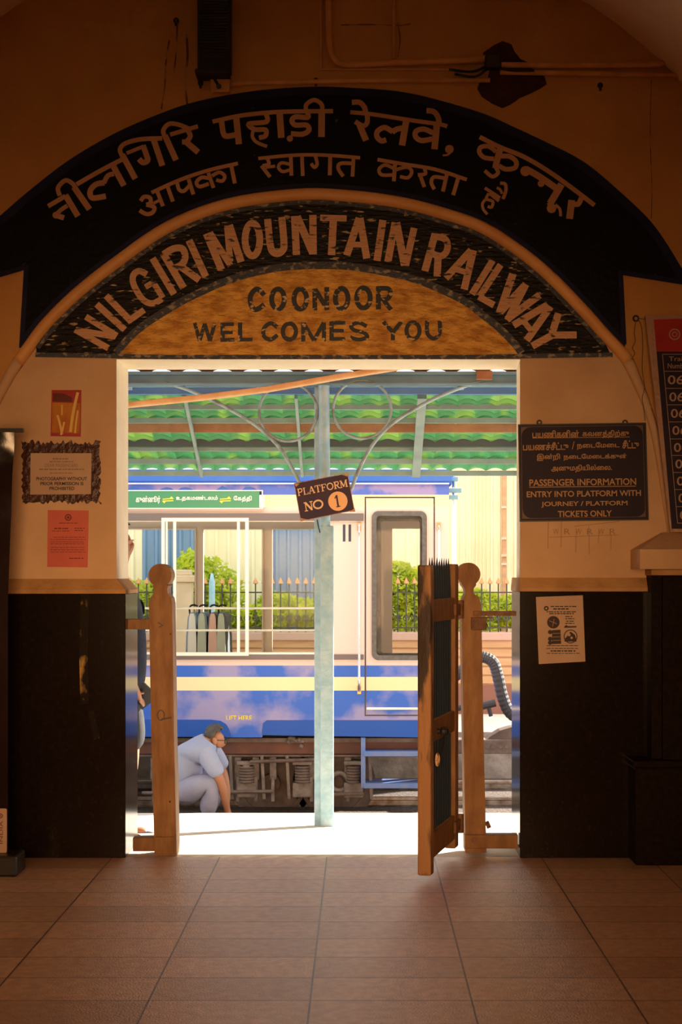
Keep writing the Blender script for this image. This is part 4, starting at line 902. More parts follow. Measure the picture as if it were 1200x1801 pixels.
wz0, wz1 = qz(1150), qz(914)
dx0, dx1, dz0, dz1 = qx(643), qx(764), qz(1258), qz(875)
door_hole = [(dx0, dz0), (dx1, dz0), (dx1, dz1), (dx0, dz1)]
bm = BM(); slab(bm, [[(xw, zbot), (xe, zbot), (xe, zeave), (xw, zeave)]] + [[(a, wz0), (b, wz0), (b, wz1), (a, wz1)] for a, b in wins] + [door_hole], YC, YC + 0.03)
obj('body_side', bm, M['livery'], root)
fwins = [(-5.6, -4.3), (-4.15, -2.98), (-2.90, -1.60), (-1.50, -0.92), (-0.88, -0.55)]
fy0, fy1 = P(0, 1148, YF).z, P(0, 930, YF).z
fwins = [(-5.9, -4.4), (-4.3, -3.1), (-3.0, P(345, 0, YF).x), (P(357, 0, YF).x, P(463, 0, YF).x), (P(478, 0, YF).x, P(580, 0, YF).x)]
fdoor = (P(690, 0, YF).x, P(752, 0, YF).x)
bm = BM(); slab(bm, [[(xw, zbot), (xe, zbot), (xe, zeave), (xw, zeave)]] + [[(a, fy0), (b, fy0), (b, fy1), (a, fy1)] for a, b in fwins + [fdoor]], YF - 0.03, YF)
obj('far_side', bm, [M['liner']], root)
bm = BM(); bx(bm, xw, xe, YC + 0.03, YF - 0.03, 0.24, 0.30); obj('floor_pan', bm, M['liner'], root)
bm = BM()
for x0_, x1_ in ((xw, xw + 0.04), (xe - 0.04, xe)): bx(bm, x0_, x1_, YC + 0.031, YF - 0.031, zbot, zeave)
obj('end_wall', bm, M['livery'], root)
# roof
half = [(YC, zeave), (YC - 0.03, qz(846)), (YC - 0.035, qz(826) + .0), (YC + 0.02, qz(821)), (YC + 0.1, qz(814)), (YC + 0.4, 2.525), (13.35, 2.55)]
prof = half + [(2*13.35 - y, z) for y, z in half[::-1][1:]]
bm = BM(); xr = cp(795, 0).x
a = [bm.verts.new((xw - 0.05, y, z)) for y, z in prof]; b = [bm.verts.new((xr, y, z)) for y, z in prof]
for i in range(len(prof) - 1): bm.faces.new((a[i], a[i+1], b[i+1], b[i])).material_index = 0 if (i < 2 or i >= len(prof) - 3) else 1
bm.faces.new(a); bm.faces.new(b); obj('roof', bm, [M['roofblue'], M['rooftop']], root)
bm = BM(); bx(bm, xw, xr, YC - 0.042, YC - 0.03, qz(825), qz(822)); bx(bm, xw, xe, YC - 0.036, YC, qz(852), qz(849.5)); obj('gutter', bm, [M['rooftop']], root)
# hill mural above the windows
bm = BM(); bx(bm, xw, xe, YC - 0.004, YC, qz(870), qz(852)); mu = obj('mural_band', bm, M['mural'], root)
bm = BM(); Ym = YC - 0.0055; r = random.Random(5); to = plane(Ym)
for i in range(12):
    x = 230 + i*52 + r.uniform(-10, 10)
    if x > 470: break
    bm.faces.new([bm.verts.new(to(x + a, b)) for a, b in ((-22, 869.5), (-6, 856 + r.uniform(0, 4)), (2, 854 + r.uniform(0, 3)), (10, 858), (26, 869.5))])
obj('hill_shape', bm, M['roofblue'], mu, recalc=False)
# drip rail, sill, window frame, bars
bm = BM(); bx(bm, xw, qx(640), YC - 0.03, YC, qz(916), qz(903), 0.004); obj('drip_rail', bm, M['drip'], root)
bm = BM(); bx(bm, xw, qx(640), YC - 0.02, YC, qz(1160), qz(1151), 0.003); obj('sill_rail', bm, M['drip'], root)
def frame_mesh(x0, x1, z0, z1, t, y0, y1): 
    bm = BM(); slab(bm, [[(x0, z0), (x1, z0), (x1, z1), (x0, z1)], [(x0+t, z0+t), (x1-t, z0+t), (x1-t, z1-t), (x0+t, z1-t)]], y0, y1); return bm
for a, b in wins:
    wf = obj('window', frame_mesh(a - 0.01, b + 0.01, wz0 - 0.01, wz1 + 0.005, 0.022, YC - 0.008, YC + 0.03), M['frameivory'], root)
    bm = BM(); bx(bm, a, b, YC + 0.014, YC + 0.018, wz0, wz1); obj('pane', bm, M['glass'], wf)
    for y in (1070, 1109):
        bm = BM(); cyl(bm, (a, YC + 0.05, qz(y)), (b, YC + 0.05, qz(y)), 0.009, 8); obj('bar', bm, M['frameivory'], wf)
sf = obj('sliding_window', frame_mesh(qx(285), qx(438), qz(1153), qz(911), 0.028, YC - 0.035, YC - 0.004), M['frameivory'], root)
for px, w in ((308, 5), (420, 5), (294, 3)):
    bm = BM(); bx(bm, qx(px - w/2), qx(px + w/2), YC - 0.03, YC - 0.012, qz(1150), qz(914)); obj('mullion', bm, M['frameivory'], sf)
for i, (a, b) in enumerate(fwins):
    wf = obj('far_window', frame_mesh(a - 0.005, b + 0.005, fy0 - 0.005, fy1 + 0.005, 0.014, YF - 0.05, YF + 0.005), M['liner'], root)
    bm = BM(); bx(bm, a, b, YF - 0.016, YF - 0.012, fy0, fy1); obj('pane', bm, M['glass'], wf)
# destination board
gb = frame_mesh(qx(60), qx(463), qz(895.5), qz(862.5), 0.008, YC - 0.045, YC - 0.004)
db = obj('destination_board', gb, M['frameivory'], root)
bm = BM(); bx(bm, qx(61), qx(457), YC - 0.04, YC - 0.012, qz(894), qz(864)); bg = obj('green_face', bm, M['boardgreen'], db)
bm = BM(); bx(bm, qx(457), qx(466), YC - 0.043, YC - 0.004, qz(893), qz(871)); obj('end_bracket', bm, M['frameivory'], db)
bm = BM(); to = plane(YC - 0.043)
text_box(bm, 'குன்னூர்', 239, 872, 282, 886, to, 0.02); text_box(bm, 'உதகமண்டலம்', 310, 871.5, 383, 882, to, 0.02); text_box(bm, 'ேகத்தி', 411, 872, 443, 883, to, 0.02)
obj('lettering', bm, M['white'], db, recalc=False)
for x in (286, 387):
    bm = BM()
    ribbon(bm, [(x, 878), (x + 19, 876.8)], 1.8, to); ribbon(bm, [(x, 881.5), (x + 19, 880.5)], 1.8, to); bm.faces.new([bm.verts.new(to(*p)) for p in ((x + 12, 876.5), (x + 16, 873), (x + 20, 877.5))]); bm.faces.new([bm.verts.new(to(*p)) for p in ((x - 1, 881), (x + 6, 881.5), (x + 3, 885.5))])
    obj('arrow', bm, M['yellow'], db, recalc=False)
# door
bm = BM(); gx0, gx1, gz0, gz1 = qx(655), qx(750), qz(1160), qz(900)
hole = [(p[0], p[1]) for p in rrect(gx0, gz0, gx1, gz1, 0.05)]
slab(bm, [[(dx0 + .006, dz0 + .006), (dx1 - .006, dz0 + .006), (dx1 - .006, dz1 - .006), (dx0 + .006, dz1 - .006)], hole], YC + 0.004, YC + 0.035)
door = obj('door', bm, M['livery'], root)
bm = BM(); slab(bm, [rrect(gx0 - .005, gz0 - .005, gx1 + .005, gz1 + .005, 0.055), rrect(gx0 + .035, gz0 + .035, gx1 - .035, gz1 - .035, 0.03)], YC - 0.012, YC + 0.04); obj('window_gasket', bm, M['gasket'], door)
bm = BM(); slab(bm, [rrect(gx0 + .03, gz0 + .03, gx1 - .03, gz1 - .03, 0.03), rrect(gx0 + .075, gz0 + .05, gx1 - .05, gz1 - .075, 0.02)], YC + 0.03, YC + 0.09); obj('inner_frame', bm, M['under'], door)
bm = BM(); bx(bm, gx0 + .02, gx1 - .02, YC + 0.022, YC + 0.026, gz0 + .02, gz1 - .02); obj('pane', bm, M['glass'], door)
bm = BM(); to = plane(YC - 0.0015); ribbon(bm, [(642.5, 874.5), (764.5, 874.5), (764.5, 1258.5), (642.5, 1258.5)], 1.7, to, True); obj('door_seam', bm, M['seam'], root, recalc=False)
bm = BM(); bx(bm, dx0 + .01, dx1 - .01, YC - 0.006, YC + 0.004, qz(1248), qz(1244)); obj('kick_strip', bm, M['chrome'], door)
for px, y0, y1 in ((632, 925, 1212), (772, 925, 1100)):
    bm = BM(); tube(bm, smooth_pts([cp(px, y0 - 2, YC - 0.004), cp(px, y0 + 4, YC - 0.055), cp(px, y0 + 20, YC - 0.06), cp(px, y1 - 18, YC - 0.06), cp(px, y1 - 4, YC - 0.055), cp(px, y1 + 2, YC - 0.004)], 4), 0.0115, 10); hr = obj('handrail', bm, M['chrome'], root, smooth=True)
    for y in (y0, y1):
        bm = BM(); bx(bm, qx(px - 3.5), qx(px + 3.5), YC - 0.012, YC, qz(y + 9), qz(y - 6), 0.003); obj('bracket', bm, M['brass'], hr)
bm = BM(); to = plane(YC - 0.002)
for x in (605.5, 615.5): ribbon(bm, [(x, 922.5), (x, 952.5)], 4.4, to)
obj('class_numeral', bm, M['seam'], root, recalc=False)
bm = BM(); bx(bm, qx(597), qx(626.5), YC - 0.005, YC, qz(917), qz(902)); npl = obj('data_plate', bm, M['frameivory'], root)
bm = BM(); to = plane(YC - 0.0065); lines(bm, 601, 612, [908], 1.3, to, 2); lines(bm, 601, 623, [913], 1.8, to, 4); obj('print', bm, M['seam'], npl, recalc=False)
bm = BM(); to = plane(YC - 0.003); text_box(bm, 'LIFT HERE', 398, 1258.5, 443, 1267, to, 0.02); obj('lettering', bm, M['yellow'], root, recalc=False)
# skirt
sk1 = [(-700, 1266), (372, 1266), (388, 1268), (398, 1274), (403, 1283), (406, 1296), (-700, 1296)]
sk2 = [(461, 1284), (463, 1272), (469, 1267), (785, 1267), (788, 1296), (740, 1297), (461, 1293)]
lowp = [(380, 1266), (470, 1266), (466, 1280), (461, 1297), (398, 1297), (400, 1280)]
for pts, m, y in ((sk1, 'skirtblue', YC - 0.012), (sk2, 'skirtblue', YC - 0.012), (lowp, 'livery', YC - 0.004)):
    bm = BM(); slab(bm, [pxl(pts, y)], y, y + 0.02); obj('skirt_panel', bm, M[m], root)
# steps
bm = BM(); bx(bm, qx(635), qx(643), YC - 0.05, YC + 0.25, qz(1385), qz(1297), 0.004); bx(bm, qx(756), qx(764), YC - 0.05, YC + 0.25, qz(1385), qz(1297), 0.004); st = obj('step_frame', bm, M['stepblue'], root)
for y in (1320, 1376):
    bm = BM(); bx(bm, qx(640), qx(760), YC - 0.06, YC + 0.22, qz(y + 9), qz(y), 0.004); obj('tread', bm, M['stepblue'], st)
# end fittings
bm = BM(); cyl(bm, cp(799, 835, YC + .1), cp(799, 1250, YC + .1), 0.018, 10); obj('end_pipe', bm, M['chrome'], root)
for y, x1 in ((842, 806), (862, 812), (874, 806)):
    bm = BM(); q0, q1 = cp(788, y + 4, YC + .05), cp(x1, y - 3, YC + .05); bx(bm, q0.x, q1.x, YC + .04, YC + .12, q0.z, q1.z, 0.003); obj('end_bracket', bm, M['beamgrey'], root)
bm = BM(); hp = smooth_pts([P(x, y, 13.2) for x, y in ((800, 1190), (835, 1160), (852, 1156), (868, 1166), (876, 1190), (884, 1225), (896, 1252), (915, 1262), (940, 1250))], 8)
tube(bm, hp, [0.05 + 0.004*(i % 2) for i in range(len(hp))], 12); obj('brake_hose', bm, M['hose'], root, smooth=False)
bm = BM(); q_ = P(858, 1238, 13.1); cyl(bm, q_ + V((-0.06, 0, -0.02)), q_ + V((0.07, 0, 0.01)), 0.035, 10); cyl(bm, q_ + V((0, 0, 0)), q_ + V((0.03, 0, -0.11)), 0.018, 8); cyl(bm, q_ + V((-.4, 0, -.05)), q_ + V((-0.05, 0, -.01)), 0.03, 8); obj('brake_valve', bm, M['hose'], root)
bm = BM(); bx(bm, xe, 1.55, 13.25, 13.45, P(0, 1325, 13.3).z, P(0, 1300, 13.3).z, 0.01)
pts = [(850, 1308), (862, 1296), (880, 1285), (900, 1279), (925, 1277), (930, 1308)]
slab(bm, [pxl(pts, 13.3)], 13.3, 13.5)
for x in (858, 868, 880, 892): cyl(bm, P(x, 1313, 13.24), P(x, 1313, 13.26), 0.02, 12)
obj('coupler_bar', bm, M['under'], root)
# underframe, running gear
bm = BM(); Yu = YC + 0.12; bx(bm, xw, xe, Yu, Yu + 0.08, P(0, 1326, Yu).z, P(0, 1302, Yu).z); obj('solebar', bm, M['solebar'], root)
bm = BM(); bx(bm, xw, xe, Yu - 0.03, Yu + 0.11, P(0, 1330, Yu).z, P(0, 1327, Yu).z); bx(bm, xw, xe, Yu - 0.06, Yu + 1.9, P(0, 1304, Yu).z, P(0, 1297, Yu).z); obj('underframe', bm, M['under'], root)
Ya = YC + 0.1
def U(x, y, Y=Ya): return P(x, y, Y)
for x in (434, 532, 622, -100, 150):
    bm = BM(); w = 17
    q0, q1 = U(x - w, 1402), U(x + w, 1376); bx(bm, q0.x, q1.x, Ya - 0.03, Ya + 0.15, q0.z, q1.z, 0.01)
    q0, q1 = U(x - w, 1345), U(x + w, 1338); bx(bm, q0.x, q1.x, Ya - 0.03, Ya + 0.1, q0.z, q1.z, 0.005)
    obj('axle_guard', bm, M['fitting'], root)
    bm = BM()
    for k in range(6): torus(bm, U(x, 1349 + k*5), 0.055 - 0.0*k, 0.012, 'Z', 20, 6)
    obj('coil_spring', bm, M['under'], root)
for x in (405, 461, 505, 567, 650, 25, 230, 290):
    bm = BM(); beam(bm, U(x, 1328), U(x + 4, 1405), 0.035, 0.025); obj('brake_hanger', bm, M['fitting'], root)
for x0_, y0_, x1_, y1_ in ((250, 1395, 480, 1392), (440, 1340, 560, 1336), (560, 1398, 640, 1396)):
    bm = BM(); cyl(bm, U(x0_, y0_, YC + .06), U(x1_, y1_, YC + .06), 0.016, 8); obj('brake_rod', bm, M['under'], root)
for x in (418, 450, 480, 548, 612, 270):
    bm = BM(); bx(bm, U(x - 6, 0).x, U(x + 6, 0).x, Ya + 0.02, Ya + 0.12, U(0, 1372).z, U(0, 1332).z, 0.006); bx(bm, U(x - 3, 0).x, U(x + 3, 0).x, Ya, Ya + 0.03, U(0, 1410).z, U(0, 1366).z, 0.004); obj('brake_block', bm, M['fitting'], root)
bm = BM(); beam(bm, U(434, 1312), U(434, 1380), 0.03, 0.03); bx(bm, U(428, 0).x, U(440, 0).x, Ya - .05, Ya, U(0, 1353).z, U(0, 1345).z, 0.004); obj('lever', bm, M['fitting'], root)
for x in (588, 478, 60, -50):
    bm = BM(); c = P(x, 1375, YC + 0.5); R = 0.36
    cyl(bm, c, c + V((0, 0.1, 0)), R, 40); torus(bm, c + V((0, 0.02, 0)), R*0.8, 0.03, 'Y', 36, 6); cyl(bm, c + V((0, -0.12, 0)), c, 0.08, 20); obj('wheel', bm, M['under'], root)
bm = BM(); c = P(597, 1375, Ya); torus(bm, c, 0.075, 0.02, 'Y', 24, 8)
for a in (0.3, 2.4, 4.4): cyl(bm, c + V((0.11*math.cos(a), -0.03, 0.11*math.sin(a))), c + V((0.11*math.cos(a), 0.02, 0.11*math.sin(a))), 0.018, 10)
obj('axle_cover', bm, M['fitting'], root)
bm = BM(); r = random.Random(4)
for i in range(7): ellipsoid(bm, U(506 + r.uniform(0, 26), 1300 + r.uniform(-3, 16), YC + 0.05), 0.022, 0.03, 0.022, 10, 6)
bx(bm, U(505, 0).x, U(535, 0).x, YC + 0.05, YC + 0.1, U(0, 1305).z, U(0, 1301).z); obj('pipe_joint', bm, M['fitting'], root)
# seats seen through the window
M['seatwhite'] = mat('white_seat_cover', (0.8, 0.76, 0.68), 0.8); M['seatblue'] = mat('blue_grey_seat', (0.25, 0.33, 0.45), 0.7)
M['seatsage'] = mat('sage_seat_cover', (0.45, 0.47, 0.36), 0.8); M['seatpink'] = mat('pink_seat_cover', (0.66, 0.40, 0.32), 0.8); M['seatdark'] = mat('dark_seat_vinyl', (0.1, 0.11, 0.12), 0.6)
for px, c1, c2 in ((338, 'seatwhite', 'seatblue'), (355, 'seatsage', 'seatblue'), (374, 'seatpink', 'seatdark'), (389, 'seatsage', 'seatdark')):
    Yx = 13.0; bm = BM()
    def pad(bm, w, grow, y0, y1, top):
        o_ = [(px - w*1.15, 1165), (px - w*1.05, 1120), (px - w*0.75, top + 8), (px - w*0.4, top + 1), (px + w*0.4, top + 1), (px + w*0.75, top + 8), (px + w*1.05, 1120), (px + w*1.15, 1165)]
        slab(bm, [pxl(o_, Yx)], y0, y1)
    pad(bm, 7, 0, Yx - 0.01, Yx + 0.5, 1078); s_ = obj('seat', bm, M[c1], root)
    bm = BM(); pad(bm, 10.5, 0, Yx + 0.02, Yx + 0.46, 1077); bx(bm, P(px - 12, 0, Yx).x, P(px + 12, 0, Yx).x, Yx, Yx + 0.48, 0.62, 0.78, 0.02); obj('seat_shell', bm, M[c2], s_)
    bm = BM(); tube(bm, smooth_pts([P(px - 4, 1080, Yx + .1), P(px - 4, 1068, Yx + .1), P(px + 2, 1064, Yx + .1), P(px + 10, 1066, Yx + .1)], 4), 0.009, 6); obj('grab_handle', bm, M['black'], s_)
# rails
for y, lb in ((12.85, 'worn steel rail under the near coach wheels'), (13.85, 'worn steel rail under the far coach wheels')):
    bm = BM(); pr = [(-0.06, -0.52), (0.06, -0.52), (0.06, -0.505), (0.01, -0.49), (0.01, -0.45), (0.032, -0.442), (0.032, -0.42), (-0.032, -0.42), (-0.032, -0.442), (-0.01, -0.45), (-0.01, -0.49), (-0.06, -0.505)]
    a = [bm.verts.new((-8, y + p, z)) for p, z in pr]; b = [bm.verts.new((6, y + p, z)) for p, z in pr]
    for i in range(len(pr)): bm.faces.new((a[i], a[(i+1) % len(pr)], b[(i+1) % len(pr)], b[i]))
    bm.faces.new(a); bm.faces.new(b); tag(obj('rail', bm, M['steel'], base=(0, y, -0.5)), lb, 'rail')

# ------------------------------------------------------------------ FAR SIDE: plank wall, fence, hedge, cladding
M['plank'] = mat('tan_planking', (0.60, 0.34, 0.18), 0.7, (0.5, 0.27, 0.13), 7, stretch=(0.3, 1, 3)); M['plankcap'] = mat('pinkish_coping', (0.52, 0.32, 0.25), 0.7)
M['plankbase'] = mat('dark_red_plinth', (0.25, 0.10, 0.07), 0.8)
YW = 16.5
o = thing('plank_wall', 'low tan plank-faced wall beneath the iron railings', 'wall', (-1, YW, -0.04))
bm = BM(); n = 5; zz0, zz1 = P(0, 1205, YW).z, P(0, 1126, YW).z
for k in range(n):
    a, b = zz0 + (zz1 - zz0)*k/n, zz0 + (zz1 - zz0)*(k + 1)/n; bx(bm, -6, 5, YW - 0.02, YW + 0.05, a + 0.018, b, 0.006)
bx(bm, -6, 5, YW, YW + 0.2, zz0 - 0.0, zz1); obj('planking', bm, M['plank'], o)
bm = BM(); bx(bm, -6, 5, YW - 0.06, YW + 0.24, zz1, P(0, 1112, YW).z, 0.01); obj('coping', bm, M['plankcap'], o)
bm = BM(); bx(bm, -6, 5, YW - 0.03, YW + 0.2, -0.04, zz0); obj('plinth', bm, M['plankbase'], o)
M['ironfence'] = mat('dark_iron_railing', (0.05, 0.045, 0.03), 0.5); M['finial'] = mat('orange_painted_spear', (0.62, 0.27, 0.10), 0.5)
YI = 16.55; zc = P(0, 1112, YW).z
fen = thing('iron_railing', 'iron railing with orange spear heads and scroll circles in front of the hedge', 'fence', (-1, YI, zc))
bm = BM()
for y in (1042, 1104): bx(bm, -3.4, 2.4, YI - 0.008, YI + 0.008, P(0, y + 1.2, YI).z, P(0, y - 1.2, YI).z)
obj('rail', bm, M['ironfence'], fen)
bm = BM(); cyl(bm, (0, YI, zc), (0, YI, P(0, 1026, YI).z), 0.0085, 6); proto = obj('picket', bm, M['ironfence'], fen)
bm = BM(); zf = P(0, 1027, YI).z
tube(bm, [(0, YI, zf), (0, YI, zf + 0.006), (0, YI, zf + 0.03), (0, YI, zf + 0.075)], [0.012, 0.03, 0.022, 0.001], 8); pf = obj('finial', bm, M['finial'], proto)
bm = BM(); zs = P(0, 1087, YI).z; torus(bm, (0, YI, zs), 0.032, 0.006, 'Y', 20, 6); torus(bm, (0.004, YI, zs), 0.014, 0.005, 'Y', 14, 6); ps = obj('scroll', bm, M['ironfence'], proto)
xs = [-3.35 + 0.0945*i for i in range(60)]
for i, x in enumerate(xs):
    if i == 0: q = proto
    else:
        q = proto.copy(); C.objects.link(q); q.parent = fen
        for ch in (pf, ps):
            c = ch.copy(); C.objects.link(c); c.parent = q
    q.location.x = x - 0.0 - 0.0
# shrubs
M['leafy'] = mat('yellow_green_leaves', (0.72, 0.74, 0.05), 0.6, (0.42, 0.52, 0.05), 7, trans=0.5); M['leafd'] = mat('mid_green_leaves', (0.45, 0.55, 0.08), 0.6, (0.65, 0.65, 0.07), 8, trans=0.5)
M['bark'] = mat('brown_stems', (0.12, 0.07, 0.04), 0.8)
def shrub(label, cx, cy, rx, ry, z0, z1, m, n, seed, grp='hedge shrubs behind the railing'):
    r = random.Random(seed); o = thing('shrub', label, 'shrub', (cx, cy, z0), grp); bm = BM()
    lumps = [(r.uniform(-.6, .6), r.uniform(-.5, .5), r.uniform(0.25, 0.8), r.uniform(.3, .5)) for _ in range(9)]
    for i in range(n):
        l = lumps[i % 9]; v = V((r.gauss(0, 1), r.gauss(0, 1), r.gauss(0, 1))).normalized()*l[3]*r.uniform(0.75, 1)
        c = V((cx + (l[0] + v.x)*rx, cy + (l[1] + v.y)*ry, z0 + max(0.0, min(1, l[2] + v.z*0.7))*(z1 - z0)))
        d = V((r.gauss(0, 1), r.gauss(0, 1), r.gauss(0, 1))).normalized(); e = d.orthogonal().normalized(); s = r.uniform(.026, .055)
        bm.faces.new([bm.verts.new(c + q) for q in (-d*s, e*s*.45, d*s, -e*s*.45)])
    obj('foliage', bm, M[m], o, recalc=False)
    bm = BM()
    for i in range(6): tube(bm, [(cx + r.uniform(-.1, .1), cy + r.uniform(-.05, .05), -0.04), (cx + r.uniform(-.5, .5)*rx, cy + r.uniform(-.4, .4)*ry, z0 + (z1 - z0)*.7)], 0.008, 5)
    obj('stem', bm, M['bark'], o)
YS = 17.3
def sx(p, Y=YS): return P(p, 0, Y).x
shrub('tall rounded yellow-green shrub above the railing, behind the coach seats', sx(375), 17.5, 0.52, 0.4, 0.7, P(0, 968, 17.5).z, 'leafy', 3600, 1)
shrub('dense clipped yellow-green hedge shrub behind the railing, right part of the long window', sx(500), YS, 0.62, 0.3, 0.72, P(0, 1040, YS).z, 'leafy', 5200, 2)
shrub('low yellow-green shrub behind the coach door window', sx(720), YS, 0.52, 0.35, 0.72, P(0, 990, YS).z, 'leafy', 4600, 3)
shrub('bright shrub behind the railing seen right of the gate', sx(872), YS, 0.52, 0.3, 0.72, P(0, 1038, YS).z, 'leafy', 4400, 4)
shrub('mid green shrub behind the railing beside the left gatepost', sx(232), YS, 0.42, 0.3, 0.72, P(0, 1020, YS).z, 'leafd', 2400, 5)
shrub('hedge shrub behind the railing hidden by the blue post', sx(610), YS, 0.42, 0.3, 0.75, P(0, 1050, YS).z, 'leafy', 2200, 6)
shrub('hedge shrub low behind the railing below the tall rounded shrub', sx(430), YS, 0.35, 0.25, 0.75, P(0, 1062, YS).z, 'leafy', 2000, 7)
# gate pillar and blue post
M['stone'] = mat('cream_pillar_render', (0.70, 0.52, 0.36), 0.7, (0.62, 0.45, 0.3), 6)
o = thing('stone_pillar', 'cream masonry pillar with a moulded cap on the far platform, behind the coach window', 'pillar', (P(326, 0, 15.9).x, 15.9, -0.04)); Y_ = 15.9
bm = BM(); bx(bm, P(306, 0, Y_).x, P(337, 0, Y_).x, Y_, Y_ + 0.2, -0.04, P(0, 1024, Y_).z, 0.01); obj('shaft', bm, M['stone'], o)
bm = BM(); bx(bm, P(303, 0, Y_).x, P(341, 0, Y_).x, Y_ - 0.03, Y_ + 0.23, P(0, 1024, Y_).z, P(0, 1012, Y_).z, 0.01); bx(bm, P(308, 0, Y_).x, P(335, 0, Y_).x, Y_, Y_ + 0.2, P(0, 1012, Y_).z, P(0, 1002, Y_).z, 0.01); obj('cap', bm, M['stone'], o)
bm = BM(); q = P(373, 1068, 15.95); tube(bm, [V((q.x, 15.95, -0.04)), V((q.x, 15.95, P(0, 1025, 15.95).z)), V((q.x, 15.95, P(0, 1008, 15.95).z))], [0.034, 0.034, 0.012], 14)
tag(obj('bollard', bm, M['postblue'], base=(q.x, 15.95, -0.04), smooth=True), 'pale blue pointed bollard behind the coach seats', 'bollard')
# cladding shed
M['cladcream'] = mat('cream_sheet_cladding', (0.92, 0.80, 0.56), 0.5, (0.88, 0.75, 0.5), 2); M['cladblue'] = mat('blue_sheet_cladding', (0.16, 0.26, 0.42), 0.5, (0.19, 0.29, 0.44), 2)
YD = 18.0
shed = thing('clad_shed', 'long shed clad in cream and blue ribbed sheets beyond the railing', 'shed', (-1, YD, -0.04))
bounds = [-160, -55, 40, 145, 250, 355, 462, 565, 670, 775, 830, 862, 930, 1010, 1120]
for i, (a, b) in enumerate(zip(bounds, bounds[1:])):
    blue = a in (-55, 145+105, 462)
    x0, x1 = P(a, 0, YD).x, P(b, 0, YD).x; bm = BM(); pts = []; nn = 5
    per = (x1 - x0)/nn
    for k in range(nn):
        s = x0 + per*k; pts += [(s, YD), (s + per*.14, YD - 0.035), (s + per*.3, YD - 0.035), (s + per*.44, YD)]
    pts.append((x1, YD))
    a_ = [bm.verts.new((x, y, -0.04)) for x, y in pts]; b_ = [bm.verts.new((x, y, 3.6)) for x, y in pts]
    for k in range(len(pts) - 1): bm.faces.new((a_[k], a_[k+1], b_[k+1], b_[k]))
    obj('cladding_sheet', bm, M['cladblue' if blue else 'cladcream'], shed)
bm = BM(); bx(bm, -7, 6, YD + 0.01, YD + 0.1, -0.04, 3.6); obj('back_wall', bm, M['plankcap'], shed)
o = thing('batten_post', 'narrow orange-brown timber batten upright against the cream cladding', 'batten', (P(887, 0, YD).x, YD - .05, 0))
bm = BM(); bx(bm, P(884, 0, 17.9).x, P(891, 0, 17.9).x, 17.9, 17.95, -0.04, P(0, 826, 17.9).z); obj('batten', bm, M['plank'], o)
bm = BM()
for y in (890, 945, 975, 990): bx(bm, P(882, 0, 17.88).x, P(893, 0, 17.88).x, 17.87, 17.9, P(0, y + 4, 17.88).z, P(0, y, 17.88).z)
obj('cross_cleat', bm, M['stone'], o)

# ------------------------------------------------------------------ PEOPLE
def skin(name, verts, edges, m, parent, root=0, sub=2, label=None):
    me = bpy.data.meshes.new(name); names = list(verts); idx = {k: i for i, k in enumerate(names)}
    off = origin(parent)
    me.from_pydata([tuple(V(verts[k][0]) - off) for k in names], [(idx[a], idx[b]) for a, b in edges], [])
    o = link(bpy.data.objects.new(name, me)); md = o.modifiers.new('s', 'SKIN'); md.use_smooth_shade = True
    for i, k in enumerate(names):
        r = verts[k][1]; sv = me.skin_vertices[0].data[i]; sv.radius = (r, r) if not isinstance(r, tuple) else r; sv.use_root = (i == root)
    o.modifiers.new('d', 'SUBSURF').levels = sub
    dg = bpy.context.evaluated_depsgraph_get(); dg.update(); nm = bpy.data.meshes.new_from_object(o.evaluated_get(dg))
    o.modifiers.clear(); old = o.data; o.data = nm; bpy.data.meshes.remove(old); nm.name = name
    for p in nm.polygons: p.use_smooth = True
    nm.materials.clear(); nm.materials.append(m); o.parent = parent
    if label: o['label'] = label
    return o
def chain(*n): return list(zip(n, n[1:]))
